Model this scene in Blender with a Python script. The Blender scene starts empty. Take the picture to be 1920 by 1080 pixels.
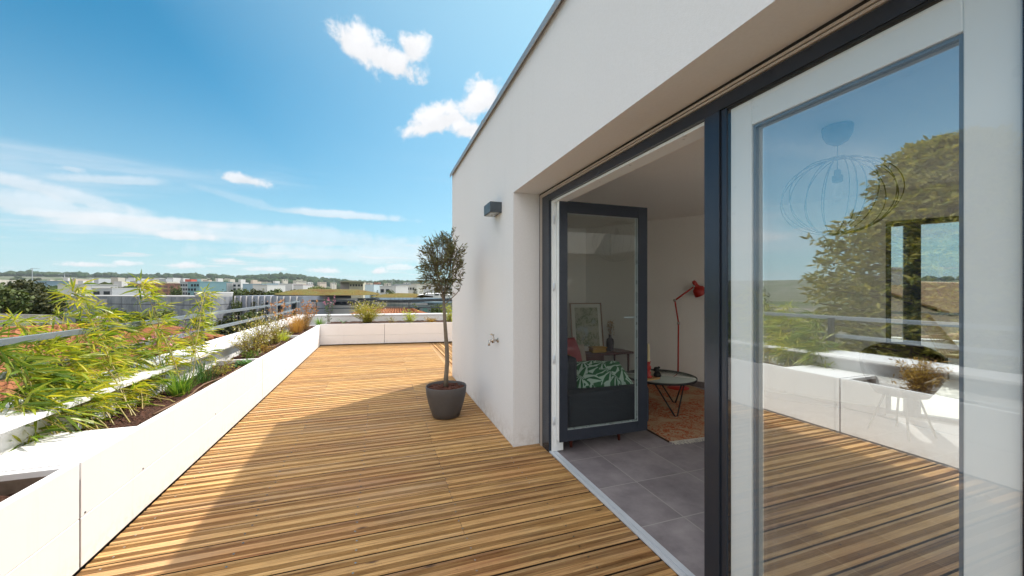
import bpy, math, random
from mathutils import Vector, Matrix, noise
random.seed(7)
R = math.radians
HAZE = True
scene = bpy.context.scene
COL = scene.collection
# ------------------------------------------------------------------ camera geometry (measured from the photograph)
H, FPX, HY = 1.45, 721.0, 545.0
YAW = R(19.05)
SY, CY = math.sin(YAW), math.cos(YAW)
FW = Vector((SY, CY, 0)); RT = Vector((CY, -SY, 0))
def pdir(px, py):
    return FW + RT * ((px - 960) / FPX) + Vector((0, 0, (HY - py) / FPX))
def W(px, py, d):
    return Vector((0, 0, H)) + pdir(px, py) * d
def zat(py, d): return H + d * (HY - py) / FPX
def Wz(px, d, z):
    p = W(px, HY, d); p.z = z; return p

# ------------------------------------------------------------------ mesh helpers
class MB:
    def __init__(s): s.v = []; s.f = []; s.m = []; s.sm = []
    def add(s, vs, fs, mi=0, smooth=False):
        n = len(s.v); s.v += [tuple(v) for v in vs]
        for f in fs: s.f.append([n + i for i in f]); s.m.append(mi); s.sm.append(smooth)
        return s
    def box(s, x0, y0, z0, x1, y1, z1, mi=0):
        x0, x1 = min(x0, x1), max(x0, x1); y0, y1 = min(y0, y1), max(y0, y1); z0, z1 = min(z0, z1), max(z0, z1)
        vs = [(x0,y0,z0),(x1,y0,z0),(x1,y1,z0),(x0,y1,z0),(x0,y0,z1),(x1,y0,z1),(x1,y1,z1),(x0,y1,z1)]
        return s.add(vs, [(0,3,2,1),(4,5,6,7),(0,1,5,4),(1,2,6,5),(2,3,7,6),(3,0,4,7)], mi)
    def obox(s, c, size, ax=None, mi=0, rz=0):
        """oriented box: centre c, full size, axes matrix (columns) or rotation about z"""
        if ax is None: ax = Matrix.Rotation(rz, 3, 'Z')
        c = Vector(c); hx, hy, hz = size[0]/2, size[1]/2, size[2]/2
        vs = [c + ax @ Vector((a*hx, b*hy, d*hz)) for d in (-1, 1) for a, b in ((-1,-1),(1,-1),(1,1),(-1,1))]
        return s.add(vs, [(0,3,2,1),(4,5,6,7),(0,1,5,4),(1,2,6,5),(2,3,7,6),(3,0,4,7)], mi)
    def bar(s, a, b, w, t, mi=0):
        """box bar from a to b; w = horizontal thickness, t = other thickness"""
        a, b = Vector(a), Vector(b); d = b - a; L = d.length; x = d.normalized()
        up = Vector((0, 0, 1))
        if abs(x.z) > .95: up = Vector((0, 1, 0))
        y = up.cross(x).normalized(); z = x.cross(y)
        return s.obox((a + b) / 2, (L, w, t), Matrix((x, y, z)).transposed(), mi)
    def tube(s, pts, rad, n=6, mi=0, cap=True):
        pts = [Vector(p) for p in pts]
        if not isinstance(rad, (list, tuple)): rad = [rad] * len(pts)
        vs = []; fs = []; ref = None
        for i, p in enumerate(pts):
            t = (pts[min(i+1, len(pts)-1)] - pts[max(i-1, 0)]).normalized()
            if ref is None: ref = Vector((0, 0, 1)) if abs(t.z) < .9 else Vector((1, 0, 0))
            a = t.cross(ref).normalized(); b = t.cross(a); ref = -b if False else ref
            for k in range(n):
                an = 2 * math.pi * k / n
                vs.append(p + (a * math.cos(an) + b * math.sin(an)) * rad[i])
        for i in range(len(pts) - 1):
            for k in range(n):
                fs.append((i*n+k, i*n+(k+1) % n, (i+1)*n+(k+1) % n, (i+1)*n+k))
        if cap: fs += [tuple(range(n))[::-1], tuple((len(pts)-1)*n + k for k in range(n))]
        return s.add(vs, fs, mi, True)
    def lathe(s, prof, c, n=32, mi=0, cap=False):
        c = Vector(c); vs = []; fs = []
        for r, z in prof:
            for k in range(n):
                an = 2 * math.pi * k / n
                vs.append(c + Vector((r * math.cos(an), r * math.sin(an), z)))
        for i in range(len(prof) - 1):
            for k in range(n):
                fs.append((i*n+k, i*n+(k+1) % n, (i+1)*n+(k+1) % n, (i+1)*n+k))
        if cap: fs += [tuple(range(n))[::-1], tuple((len(prof)-1)*n + k for k in range(n))]
        return s.add(vs, fs, mi, True)
    def prism(s, poly, z0, z1, mi=0):
        n = len(poly)
        vs = [(p[0], p[1], z0) for p in poly] + [(p[0], p[1], z1) for p in poly]
        fs = [tuple(range(n))[::-1], tuple(range(n, 2*n))] + [(i, (i+1) % n, n+(i+1) % n, n+i) for i in range(n)]
        return s.add(vs, fs, mi)
    def leaf(s, p, d, L, w, nrm=None, mi=0, droop=0.25):
        """pointed blade: two-part fold, 4 segments"""
        p = Vector(p); d = Vector(d).normalized()
        if nrm is None: nrm = Vector((random.gauss(0,1), random.gauss(0,1), random.gauss(.6,1)))
        sd = d.cross(nrm)
        if sd.length < 1e-3: sd = d.cross(Vector((.3,.9,.1)))
        sd.normalize(); g = Vector((0, 0, -1))
        pts = [(0, .0), (.3, .85), (.65, .7), (1, 0)]
        vs = []
        for t, ww in pts:
            q = p + d * (L * t) + g * (droop * L * t * t)
            if ww == 0: vs.append(q)
            else: vs += [q - sd * w * ww / 2, q + sd * w * ww / 2]
        return s.add(vs, [(0, 1, 2), (1, 3, 4, 2), (3, 5, 4)], mi)
    def blade(s, p, az, L, w, lean, curl, mi=0, n=5):
        """grass blade"""
        p = Vector(p); h = Vector((math.cos(az), math.sin(az), 0)); sd = Vector((-h.y, h.x, 0))
        vs = []; fs = []; a = lean; q = p.copy()
        for i in range(n + 1):
            t = i / n; ww = w * (1 - t) ** .6 / 2
            if i < n: vs += [q - sd * ww, q + sd * ww]
            else: vs.append(q.copy())
            q = q + (h * math.sin(a) + Vector((0, 0, 1)) * math.cos(a)) * (L / n); a += curl / n
        for i in range(n - 1): fs.append((2*i, 2*i+2, 2*i+3, 2*i+1))
        fs.append((2*n-2, 2*n, 2*n-1))
        return s.add(vs, fs, mi)
def bbox_base(mb):
    xs = [v[0] for v in mb.v]; ys = [v[1] for v in mb.v]; zs = [v[2] for v in mb.v]
    return Vector(((min(xs)+max(xs))/2, (min(ys)+max(ys))/2, min(zs)))
def obj(name, mb, mats, parent=None, bevel=0, smooth=None):
    if not isinstance(mats, (list, tuple)): mats = [mats]
    if parent is None: org = bbox_base(mb)
    else: org = Vector(parent['org'])
    me = bpy.data.meshes.new(name)
    me.from_pydata([(v[0]-org.x, v[1]-org.y, v[2]-org.z) for v in mb.v], [], mb.f)
    for m in mats: me.materials.append(m)
    me.polygons.foreach_set('material_index', mb.m)
    me.polygons.foreach_set('use_smooth', [bool(x) if smooth is None else smooth for x in mb.sm])
    me.update()
    o = bpy.data.objects.new(name, me); COL.objects.link(o)
    if parent is None: o.location = org
    else: o.parent = parent
    o['org'] = list(org)
    if bevel:
        b = o.modifiers.new('edge', 'BEVEL'); b.width = bevel; b.segments = 2; b.limit_method = 'ANGLE'; b.angle_limit = R(40)
    return o
def tag(o, label=None, cat=None, group=None, kind=None):
    if label: o['label'] = label
    if cat: o['category'] = cat
    if group: o['group'] = group
    if kind: o['kind'] = kind
    return o
def thing(name, loc, label, cat, group=None):
    o = bpy.data.objects.new(name, None); COL.objects.link(o)
    o.location = loc; o['org'] = list(loc); o.empty_display_size = .1
    return tag(o, label, cat, group)
def structure(name, mb, mats, kind='structure', label=None, **k):
    return tag(obj(name, mb, mats, **k), label, None, None, kind)
def copy_thing(root, loc, rz=0, label=None, sc=1):
    r = root.copy(); COL.objects.link(r); r.location = loc; r.rotation_euler = (0, 0, rz); r.scale = (sc, sc, sc)
    if label: r['label'] = label
    for ch in root.children:
        c = ch.copy(); COL.objects.link(c); c.parent = r
        for g in ch.children:
            d = g.copy(); COL.objects.link(d); d.parent = c
    return r

# ------------------------------------------------------------------ material helpers
class NT:
    def __init__(s, nt): s.nt = nt; s.nt.nodes.clear()
    def n(s, typ, **kw):
        nd = s.nt.nodes.new(typ)
        for k, v in kw.items(): setattr(nd, k, v)
        return nd
    def put(s, sock, v):
        if isinstance(v, bpy.types.NodeSocket): s.nt.links.new(v, sock)
        elif v is not None:
            if hasattr(sock, 'default_value') and hasattr(sock.default_value, '__len__') and not hasattr(v, '__len__'): v = (v,)*len(sock.default_value)
            if hasattr(v, '__len__') and len(v) == 3 and sock.type == 'RGBA': v = (*v, 1)
            sock.default_value = v
    def math(s, op, a, b=None, c=None, clamp=False):
        nd = s.n('ShaderNodeMath', operation=op, use_clamp=clamp)
        s.put(nd.inputs[0], a)
        if b is not None: s.put(nd.inputs[1], b)
        if c is not None: s.put(nd.inputs[2], c)
        return nd.outputs[0]
    def vm(s, op, a, b=None, sc=None):
        nd = s.n('ShaderNodeVectorMath', operation=op)
        s.put(nd.inputs[0], a)
        if b is not None: s.put(nd.inputs[1], b)
        if sc is not None: s.put(nd.inputs['Scale'], sc)
        return nd.outputs['Value'] if op in ('DOT_PRODUCT', 'LENGTH') else nd.outputs['Vector']
    def mix(s, fac, a, b, blend='MIX'):
        nd = s.n('ShaderNodeMix', data_type='RGBA', blend_type=blend)
        s.put(nd.inputs[0], fac); s.put(nd.inputs[6], a); s.put(nd.inputs[7], b)
        return nd.outputs[2]
    def noise(s, vec, scale, detail=4, rough=.55, dist=0, col=False):
        nd = s.n('ShaderNodeTexNoise'); s.put(nd.inputs['Vector'], vec)
        nd.inputs['Scale'].default_value = scale; nd.inputs['Detail'].default_value = detail
        nd.inputs['Roughness'].default_value = rough; nd.inputs['Distortion'].default_value = dist
        return nd.outputs['Color' if col else 'Fac']
    def mapr(s, v, a, b, c=0, d=1, smooth=False):
        nd = s.n('ShaderNodeMapRange', interpolation_type='SMOOTHSTEP' if smooth else 'LINEAR')
        s.put(nd.inputs['Value'], v)
        for i, x in zip(('From Min', 'From Max', 'To Min', 'To Max'), (a, b, c, d)): nd.inputs[i].default_value = x
        return nd.outputs[0]
    def mapping(s, vec, scale=(1,1,1), rot=(0,0,0), loc=(0,0,0)):
        nd = s.n('ShaderNodeMapping'); s.put(nd.inputs['Vector'], vec)
        nd.inputs['Scale'].default_value = scale; nd.inputs['Rotation'].default_value = rot; nd.inputs['Location'].default_value = loc
        return nd.outputs[0]
    def geo(s, name='Position'): return s.n('ShaderNodeNewGeometry').outputs[name]
    def objc(s): return s.n('ShaderNodeTexCoord').outputs['Object']
    def sep(s, v):
        nd = s.n('ShaderNodeSeparateXYZ'); s.put(nd.inputs[0], v); return nd.outputs
    def bump(s, h, strength=.3, dist=.01):
        nd = s.n('ShaderNodeBump'); s.put(nd.inputs['Height'], h)
        nd.inputs['Strength'].default_value = strength; nd.inputs['Distance'].default_value = dist
        return nd.outputs[0]
    def out(s, sh): s.nt.links.new(sh, s.n('ShaderNodeOutputMaterial').inputs['Surface'])
    def pbr(s, col, rough=.6, metal=0, bump=None, spec=.5, trans=None):
        nd = s.n('ShaderNodeBsdfPrincipled')
        s.put(nd.inputs['Base Color'], col); s.put(nd.inputs['Roughness'], rough); s.put(nd.inputs['Metallic'], metal)
        s.put(nd.inputs['Specular IOR Level'], spec)
        if bump is not None: s.nt.links.new(bump, nd.inputs['Normal'])
        return nd.outputs[0]
def mat(name):
    m = bpy.data.materials.new(name); m.use_nodes = True
    return m, NT(m.node_tree)
def simple(name, col, rough=.6, metal=0, var=.12, scale=6, bump=0, bscale=80, spec=.5, bdist=.004, rv=.08):
    """plain material with slight tonal variation and optional fine relief"""
    m, t = mat(name); p = t.geo()
    n = t.noise(p, scale, 5)
    c = t.mix(n, tuple(x*(1-var) for x in col), tuple(min(1, x*(1+var)) for x in col))
    r = t.mapr(t.noise(p, scale*2.3, 3), .3, .7, max(0, rough-rv), min(1, rough+rv))
    b = t.bump(t.noise(p, bscale, 3), bump, bdist) if bump else None
    t.out(t.pbr(c, r, metal, b, spec)); return m
def leafmat(name, a, b, c=None, trans=.45, rough=.45):
    """foliage: colour varies per leaf, light passes through"""
    m, t = mat(name)
    rnd = t.n('ShaderNodeNewGeometry').outputs['Random Per Island']
    ramp = t.n('ShaderNodeValToRGB'); t.put(ramp.inputs[0], rnd)
    e = ramp.color_ramp.elements
    e[0].color = (*a, 1); e[1].color = (*b, 1)
    if c: x = e.new(.5); x.color = (*c, 1)
    col = ramp.outputs[0]
    d = t.n('ShaderNodeBsdfPrincipled'); t.put(d.inputs['Base Color'], col); d.inputs['Roughness'].default_value = rough
    d.inputs['Specular IOR Level'].default_value = .35
    tr = t.n('ShaderNodeBsdfTranslucent'); t.put(tr.inputs['Color'], t.mix(1, col, (1.6, 1.5, .7), 'MULTIPLY'))
    mx = t.n('ShaderNodeMixShader'); mx.inputs[0].default_value = trans
    t.nt.links.new(d.outputs[0], mx.inputs[1]); t.nt.links.new(tr.outputs[0], mx.inputs[2])
    t.out(mx.outputs[0]); return m
def glassmat(name, refl=.3, tint=(.93,.97,.96)):
    """coated double glazing: part mirror, part clear"""
    m, t = mat(name)
    g_ = t.n('ShaderNodeNewGeometry'); c_ = t.math('ABSOLUTE', t.vm('DOT_PRODUCT', g_.outputs['Normal'], g_.outputs['Incoming']))
    fac = t.math('ADD', t.math('MULTIPLY', t.math('POWER', t.math('SUBTRACT', 1, c_), 5), .9), refl + .04, clamp=True)
    tr = t.n('ShaderNodeBsdfTransparent'); tr.inputs[0].default_value = (*tint, 1)
    gl = t.n('ShaderNodeBsdfGlossy'); gl.inputs['Roughness'].default_value = .0; gl.inputs[0].default_value = (.95, .98, 1, 1)
    mx = t.n('ShaderNodeMixShader'); t.nt.links.new(fac, mx.inputs[0])
    t.nt.links.new(tr.outputs[0], mx.inputs[1]); t.nt.links.new(gl.outputs[0], mx.inputs[2])
    t.out(mx.outputs[0]); return m

# ------------------------------------------------------------------ materials
def stucco(name, col, bs=170, st=.35):
    m, t = mat(name); p = t.geo()
    big = t.noise(p, .9, 5, .6); c = t.mix(big, tuple(x*.95 for x in col), col)
    st_ = t.noise(t.mapping(p, (4, 4, .35)), 1.6, 4); c = t.mix(t.mapr(st_, .55, .8, 0, .12), c, tuple(x*.8 for x in col))
    zz = t.sep(p)[2]; sp = t.math('MULTIPLY', t.mapr(zz, .0, .22, 1, 0), t.mapr(t.noise(p, 14, 5, .7), .42, .62)); c = t.mix(t.math('MULTIPLY', sp, .30), c, (.30, .24, .18))
    c = t.mix(t.mapr(t.noise(p, 55, 3, .7), .35, .65, .06, 0), c, (.4, .38, .34))
    b = t.bump(t.noise(p, bs, 4, .7), st, .004)
    t.out(t.pbr(c, .85, 0, b, .3)); return m
M_WALL = stucco('wall_render', (.85, .86, .88))
M_IN = stucco('interior_plaster', (.90, .87, .81), 220, .1)
def plantmat():
    m, t = mat('planter_white'); p = t.geo(); zz = t.sep(p)[2]
    c = t.mix(t.noise(p, 2.5, 5), (.75, .75, .77), (.79, .79, .81))
    dr = t.noise(t.mapping(p, (22, 22, 1.2)), 1.0, 4, .6)                       # drip streaks
    c = t.mix(t.mapr(dr, .58, .74, 0, .07), c, (.38, .33, .27))
    sp = t.math('MULTIPLY', t.mapr(zz, .01, .14, 1, 0), t.mapr(t.noise(p, 18, 5, .7), .45, .62))
    c = t.mix(t.math('MULTIPLY', sp, .22), c, (.28, .20, .13))
    t.out(t.pbr(c, t.mapr(dr, .3, .7, .40, .58), 0, t.bump(t.noise(p, 40, 3), .06, .004), .45)); return m
M_PLANT = plantmat()
M_PARA = simple('parapet_white', (.78, .78, .78), .75, var=.06, scale=2, bump=.25, bscale=120)
M_NAVY = simple('anthracite_paint', (.040, .050, .070), .24, .40, var=.03, scale=1.5, rv=.015)
M_BLACK = simple('black_rubber', (.008, .008, .009), .6)
M_ALU = simple('brushed_aluminium', (.74, .80, .88), .45, .35, var=.08, scale=20)
M_PVC = simple('white_pvc', (.84, .88, .90), .35, var=.03)
M_COP = simple('coping_metal', (.42, .41, .40), .45, .5, var=.1)
M_GREY = simple('lamp_grey', (.07, .085, .10), .4, .3)
M_POT = simple('pot_plastic', (.085, .078, .078), .6, var=.12, scale=12, bump=.1, bscale=120)
M_RAIL = simple('galvanised_rail', (.19, .22, .25), .5, .35, var=.1, scale=9)
M_RAILD = simple('dark_rail', (.035, .045, .055), .45, .3)
M_CHROME = simple('chrome', (.55, .5, .45), .22, 1)
M_GLASS = glassmat('coated_glass', .46)
M_GLASS2 = glassmat('clear_glass', .02, (.72, .78, .76)); M_GLASS3 = glassmat('outer_glass', .05, (.97, .99, .99))
def soilmat():
    m, t = mat('mulch_soil'); p = t.geo()
    v = t.n('ShaderNodeTexVoronoi'); v.inputs['Scale'].default_value = 55; t.put(v.inputs['Vector'], p)
    c = t.mix(v.outputs['Color'], (.018, .009, .006), (.10, .045, .03))
    c = t.mix(t.mapr(t.noise(p, 14, 4), .45, .7), c, (.055, .028, .018))
    t.out(t.pbr(c, .9, 0, t.bump(v.outputs['Distance'], .8, .02), .2)); return m
M_SOIL = soilmat()
def woodmat(name, along=0, light=0):
    m, t = mat(name); p = t.geo()
    rnd = t.n('ShaderNodeNewGeometry').outputs['Random Per Island']
    off = t.n('ShaderNodeCombineXYZ'); t.put(off.inputs[0], t.math('MULTIPLY', rnd, 37)); t.put(off.inputs[1], t.math('MULTIPLY', rnd, 91))
    q = t.vm('ADD', p, off.outputs[0])
    sc = (1.3, 42, 42) if along == 0 else (42, 1.3, 42)
    g = t.noise(t.mapping(q, sc), 1.0, 6, .62, .35)
    blot = t.noise(t.mapping(q, (.9, 4, 4) if along == 0 else (4, .9, 4)), 1.0, 4)
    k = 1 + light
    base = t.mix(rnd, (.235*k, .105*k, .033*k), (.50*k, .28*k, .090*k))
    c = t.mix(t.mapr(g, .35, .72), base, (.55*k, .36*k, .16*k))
    c = t.mix(t.mapr(g, .32, .46, .6, 0), c, (.085, .04, .018))
    fine = t.noise(t.mapping(q, (5, 260, 260) if along == 0 else (260, 5, 260)), 1.0, 3, .7)
    c = t.mix(t.mapr(fine, .45, .62, 0, .45), c, (.07, .035, .016))
    c = t.mix(t.mapr(t.noise(q, 60, 3, .7), .62, .72, 0, .5), c, (.06, .035, .02))
    c = t.mix(t.mapr(blot, .5, .75, 0, .4), c, (.35*k, .265*k, .19*k))      # weathered grey patches
    c = t.mix(t.mapr(t.noise(q, 1.1, 3), .5, .7, 0, .28), c, (.36*k, .14*k, .05*k))  # reddish patches
    # knots
    v = t.n('ShaderNodeTexVoronoi'); v.inputs['Scale'].default_value = 1.0
    t.put(v.inputs['Vector'], t.mapping(q, (2.3, 8, 0) if along == 0 else (8, 2.3, 0)))
    kn = t.mapr(v.outputs['Distance'], .035, .10, .85, 0)
    c = t.mix(kn, c, (.05, .022, .012))
    b = t.bump(g, .35, .003)
    t.out(t.pbr(c, t.mapr(g, .3, .7, .5, .75), 0, b, .35)); return m
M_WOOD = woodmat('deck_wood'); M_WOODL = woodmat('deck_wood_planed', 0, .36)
M_GAP = simple('dark_board_edge', (.030, .016, .008), .9, var=.4, scale=20)  # board sides coloured dark to deepen the shade in the gaps
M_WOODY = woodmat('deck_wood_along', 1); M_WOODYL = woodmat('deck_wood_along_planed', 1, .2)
def tilemat():
    m, t = mat('floor_tiles'); p = t.geo()
    s = t.sep(p)
    def line(v, off):
        fr = t.math('FRACT', t.math('DIVIDE', t.math('SUBTRACT', v, off), .48))
        d = t.math('ABSOLUTE', t.math('SUBTRACT', fr, .5)); return t.math('GREATER_THAN', d, .4935)
    gl = t.math('MAXIMUM', line(s[0], 1.845), line(s[1], 1.97))
    cell = t.n('ShaderNodeCombineXYZ')
    t.put(cell.inputs[0], t.math('FLOOR', t.math('DIVIDE', t.math('SUBTRACT', s[0], 1.845), .48)))
    t.put(cell.inputs[1], t.math('FLOOR', t.math('DIVIDE', t.math('SUBTRACT', s[1], 1.97), .48)))
    wn = t.n('ShaderNodeTexWhiteNoise'); t.put(wn.inputs['Vector'], cell.outputs[0])
    n = t.noise(t.vm('ADD', p, t.vm('SCALE', wn.outputs['Color'], sc=9)), 3.5, 6, .65)
    c = t.mix(t.mapr(n, .3, .72), (.175, .158, .172), (.38, .345, .36))
    c = t.mix(t.math('MULTIPLY', wn.outputs['Value'], .25), c, (.2, .18, .2))
    c = t.mix(gl, c, (.42, .40, .39))
    t.out(t.pbr(c, .42, 0, t.bump(t.math('SUBTRACT', 1, gl), .3, .002), .4)); return m
M_TILE = tilemat()
def rooftile(name='roof_tiles', k=1.0, ca=(.20, .070, .030), cb=(.31, .135, .06)):
    m, t = mat(name); p = t.geo()
    rnd = t.n('ShaderNodeNewGeometry').outputs['Random Per Island']
    c = t.mix(t.mapr(rnd, 0, 1, .3, .7), ca, cb)
    c = t.mix(t.mapr(t.noise(p, 3.2, 5, .7), .45, .7, 0, .6), c, (.30*k, .12*k, .08*k))
    c = t.mix(t.mapr(t.noise(p, 9, 3), .62, .8, 0, .3), c, (.34*k, .21*k, .12*k))
    t.out(t.pbr(c, .85, 0, None, .2)); return m
M_ROOF = rooftile()
M_ROOF2 = rooftile('pale_roof_tiles', 1.1, (.42, .30, .20), (.55, .42, .30))

# ------------------------------------------------------------------ camera, sun, sky
cam = bpy.data.cameras.new('camera'); co = bpy.data.objects.new('camera', cam); COL.objects.link(co)
cam.sensor_width = 36; cam.lens = FPX / 1920 * 36; cam.shift_y = (HY - 540) / 1920
cam.clip_start = .05; cam.clip_end = 20000
co.location = (0, 0, H); co.rotation_euler = (R(90), 0, -YAW)
scene.camera = co
SUN_AZ, SUN_EL = R(51.7), R(50.8)
S = Vector((math.sin(SUN_AZ) * math.cos(SUN_EL), math.cos(SUN_AZ) * math.cos(SUN_EL), math.sin(SUN_EL)))
sl = bpy.data.lights.new('sun', 'SUN'); sl.energy = 3.6; sl.angle = R(.6); sl.color = (1, .93, .82)
so = bpy.data.objects.new('sun', sl); COL.objects.link(so); so.rotation_euler = S.to_track_quat('Z', 'Y').to_euler(); so.location = (0, 0, 30)

w = bpy.data.worlds.new('World'); scene.world = w; w.use_nodes = True
t = NT(w.node_tree)
sky = t.n('ShaderNodeTexSky', sky_type='NISHITA'); sky.sun_disc = False
sky.sun_elevation = SUN_EL; sky.sun_rotation = SUN_AZ; sky.air_density = 1.0; sky.dust_density = .6; sky.ozone_density = 1.2; sky.altitude = 100
D = t.vm('NORMALIZE', t.n('ShaderNodeTexCoord').outputs['Generated'])
ds = t.sep(D)
skyc = t.mix(1, sky.outputs[0], SKY_TINT if 'SKY_TINT' in globals() else (.19, .70, .78), 'MULTIPLY')
el = ds[2]
CLOUD = (5.5, 5.55, 5.7)
# pale band towards the horizon
# brighter air round the sun
gd = t.vm('DOT_PRODUCT', D, tuple(S))
skyc = t.mix(t.mapr(gd, .50, 1.0, 0, .75), skyc, (3.4, 5.0, 5.8))
skyc = t.mix(t.math('POWER', t.mapr(el, .0, .46, .90, 0, False), 1.6), skyc, (3.7, 4.5, 4.95))
# thin wisps on a flat layer
pl = t.n('ShaderNodeCombineXYZ'); dz = t.math('MAXIMUM', t.math('ADD', el, .03), .01)
t.put(pl.inputs[0], t.math('DIVIDE', ds[0], dz)); t.put(pl.inputs[1], t.math('DIVIDE', ds[1], dz))
wn = t.noise(t.mapping(pl.outputs[0], (.16, .42, 1), (0, 0, R(24)), (3.1, 1.7, 0)), 1.0, 7, .6, .5)
wn2 = t.noise(t.mapping(pl.outputs[0], (.55, .9, 1), (0, 0, R(10)), (9.1, 4.7, 0)), 1.0, 8, .62, .2)
wm = t.math('MULTIPLY', t.mapr(wn, .46, .70, 0, 1, True), t.math('MULTIPLY', t.mapr(el, .06, .12, .2, 1, True), t.mapr(el, .20, .34, 1, 0, True)))
skyc = t.mix(t.math('MULTIPLY', wm, .72), skyc, (4.7, 4.95, 5.3))
wm2 = t.math('MULTIPLY', t.mapr(wn2, .56, .64, 0, 1, True), t.mapr(el, .09, .17, 1, 0, True))
skyc = t.mix(t.math('MULTIPLY', wm2, .55), skyc, (5.0, 4.9, 5.05))
warp = t.noise(D, 9, 3, .6, 0, True)
def cloud(px, py, wx, wy, rot=0, sc=22, k=1.5, amp=1.0, lo=.12, hi=.62, dens=1.0, bright=1.0):
    """cumulus lump in a fixed direction of the sky; sizes in photo pixels"""
    global skyc
    d = pdir(px, py).normalized(); r = d.cross(Vector((0, 0, 1))).normalized(); u = r.cross(d)
    r2 = r * math.cos(rot) + u * math.sin(rot); u2 = u * math.cos(rot) - r * math.sin(rot)
    ln = pdir(px, py).length * FPX
    c2 = ln  # px -> angle
    x = t.math('MULTIPLY', t.vm('DOT_PRODUCT', D, tuple(r2)), c2 / wx); y = t.math('MULTIPLY', t.vm('DOT_PRODUCT', D, tuple(u2)), c2 / wy)
    y2 = t.math('MULTIPLY', y, t.mapr(y, -.3, 0, 1.45, 1))        # flatter underside
    e = t.math('SQRT', t.math('ADD', t.math('MULTIPLY', x, x), t.math('MULTIPLY', y2, y2)))
    n = t.noise(t.vm('ADD', D, tuple(d * (px * .37))), sc, 8, .62, .25)
    f = t.math('ADD', t.math('SUBTRACT', 1, e), t.math('MULTIPLY', t.math('SUBTRACT', n, .5), k * 2))
    m = t.math('MULTIPLY', t.mapr(f, lo, hi, 0, dens, True), t.math('GREATER_THAN', t.vm('DOT_PRODUCT', D, tuple(d)), .3))
    shade = t.mapr(t.math('ADD', t.math('MULTIPLY', y, .55), t.math('MULTIPLY', t.math('SUBTRACT', n, .5), 1.6)), -.6, .35, .80, 1.0)
    cc = t.vm('SCALE', tuple(c * bright for c in CLOUD), sc=shade)
    skyc = t.mix(m, skyc, cc)
cloud(668, 86, 66, 52, R(-28), 20, .95)
cloud(738, 118, 92, 42, R(-20), 20, .95)
cloud(775, 92, 34, 44, R(-30), 24, .9)
cloud(905, 185, 62, 46, R(30), 20, .95)
cloud(825, 228, 98, 40, R(18), 20, .95)
cloud(885, 245, 60, 26, R(0), 24, .9)
cloud(458, 338, 56, 17, R(-4), 30, .7, dens=.85)
cloud(345, 443, 66, 13, 0, 30, .7, dens=.8)
cloud(135, 40+278, 22, 9, 0, 40, .8, dens=.35)
for a in ((110, 395, 330, 34, R(-6), .55), (620, 402, 170, 11, 0, .6), (60, 350, 220, 22, R(-10), .5), (250, 412, 190, 14, R(2), .6),
          (560, 445, 360, 26, 0, .42), (650, 480, 300, 22, 0, .45), (165, 497, 50, 7, 0, .7), (240, 494, 26, 6, 0, .6), (350, 499, 30, 8, 0, .65),
          (420, 489, 30, 6, 0, .6), (500, 505, 40, 6, 0, .6), (610, 508, 34, 7, 0, .65), (708, 509, 20, 9, 0, .8), (752, 502, 36, 7, 0, .5),
          (450, 374, 120, 12, R(-12), .18), (210, 338, 110, 14, R(8), .4),
          (1360-2400, 300, 200, 40, 0, .5)):
    cloud(a[0], a[1], a[2] * (1.15 if a[2] < 60 else 1), a[3] * (1.25 if a[2] < 60 else 1), a[4], 40 if a[2] < 60 else 14, .95, lo=.05, hi=.7, dens=min(1, a[5] * (1.35 if a[2] < 60 else 1)), bright=1.0)

# bright cloud added overhead and in the unseen southern sky to lift ambient light
oc = t.noise(D, 3.2, 6, .6, .3)
om = t.math('MAXIMUM', t.mapr(el, .62, .80, 0, 1, True), t.math('MULTIPLY', t.mapr(ds[1], -.12, -.40, 0, 1, True), t.mapr(el, .0, .1, .3, 1)))
skyc = t.mix(t.math('MULTIPLY', om, t.mapr(oc, .32, .52, .15, 1, True)), skyc, (9.6, 9.25, 8.95))
bg = t.n('ShaderNodeBackground'); t.put(bg.inputs['Color'], skyc); bg.inputs['Strength'].default_value = .1
t.nt.links.new(bg.outputs[0], t.n('ShaderNodeOutputWorld').inputs['Surface'])
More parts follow.
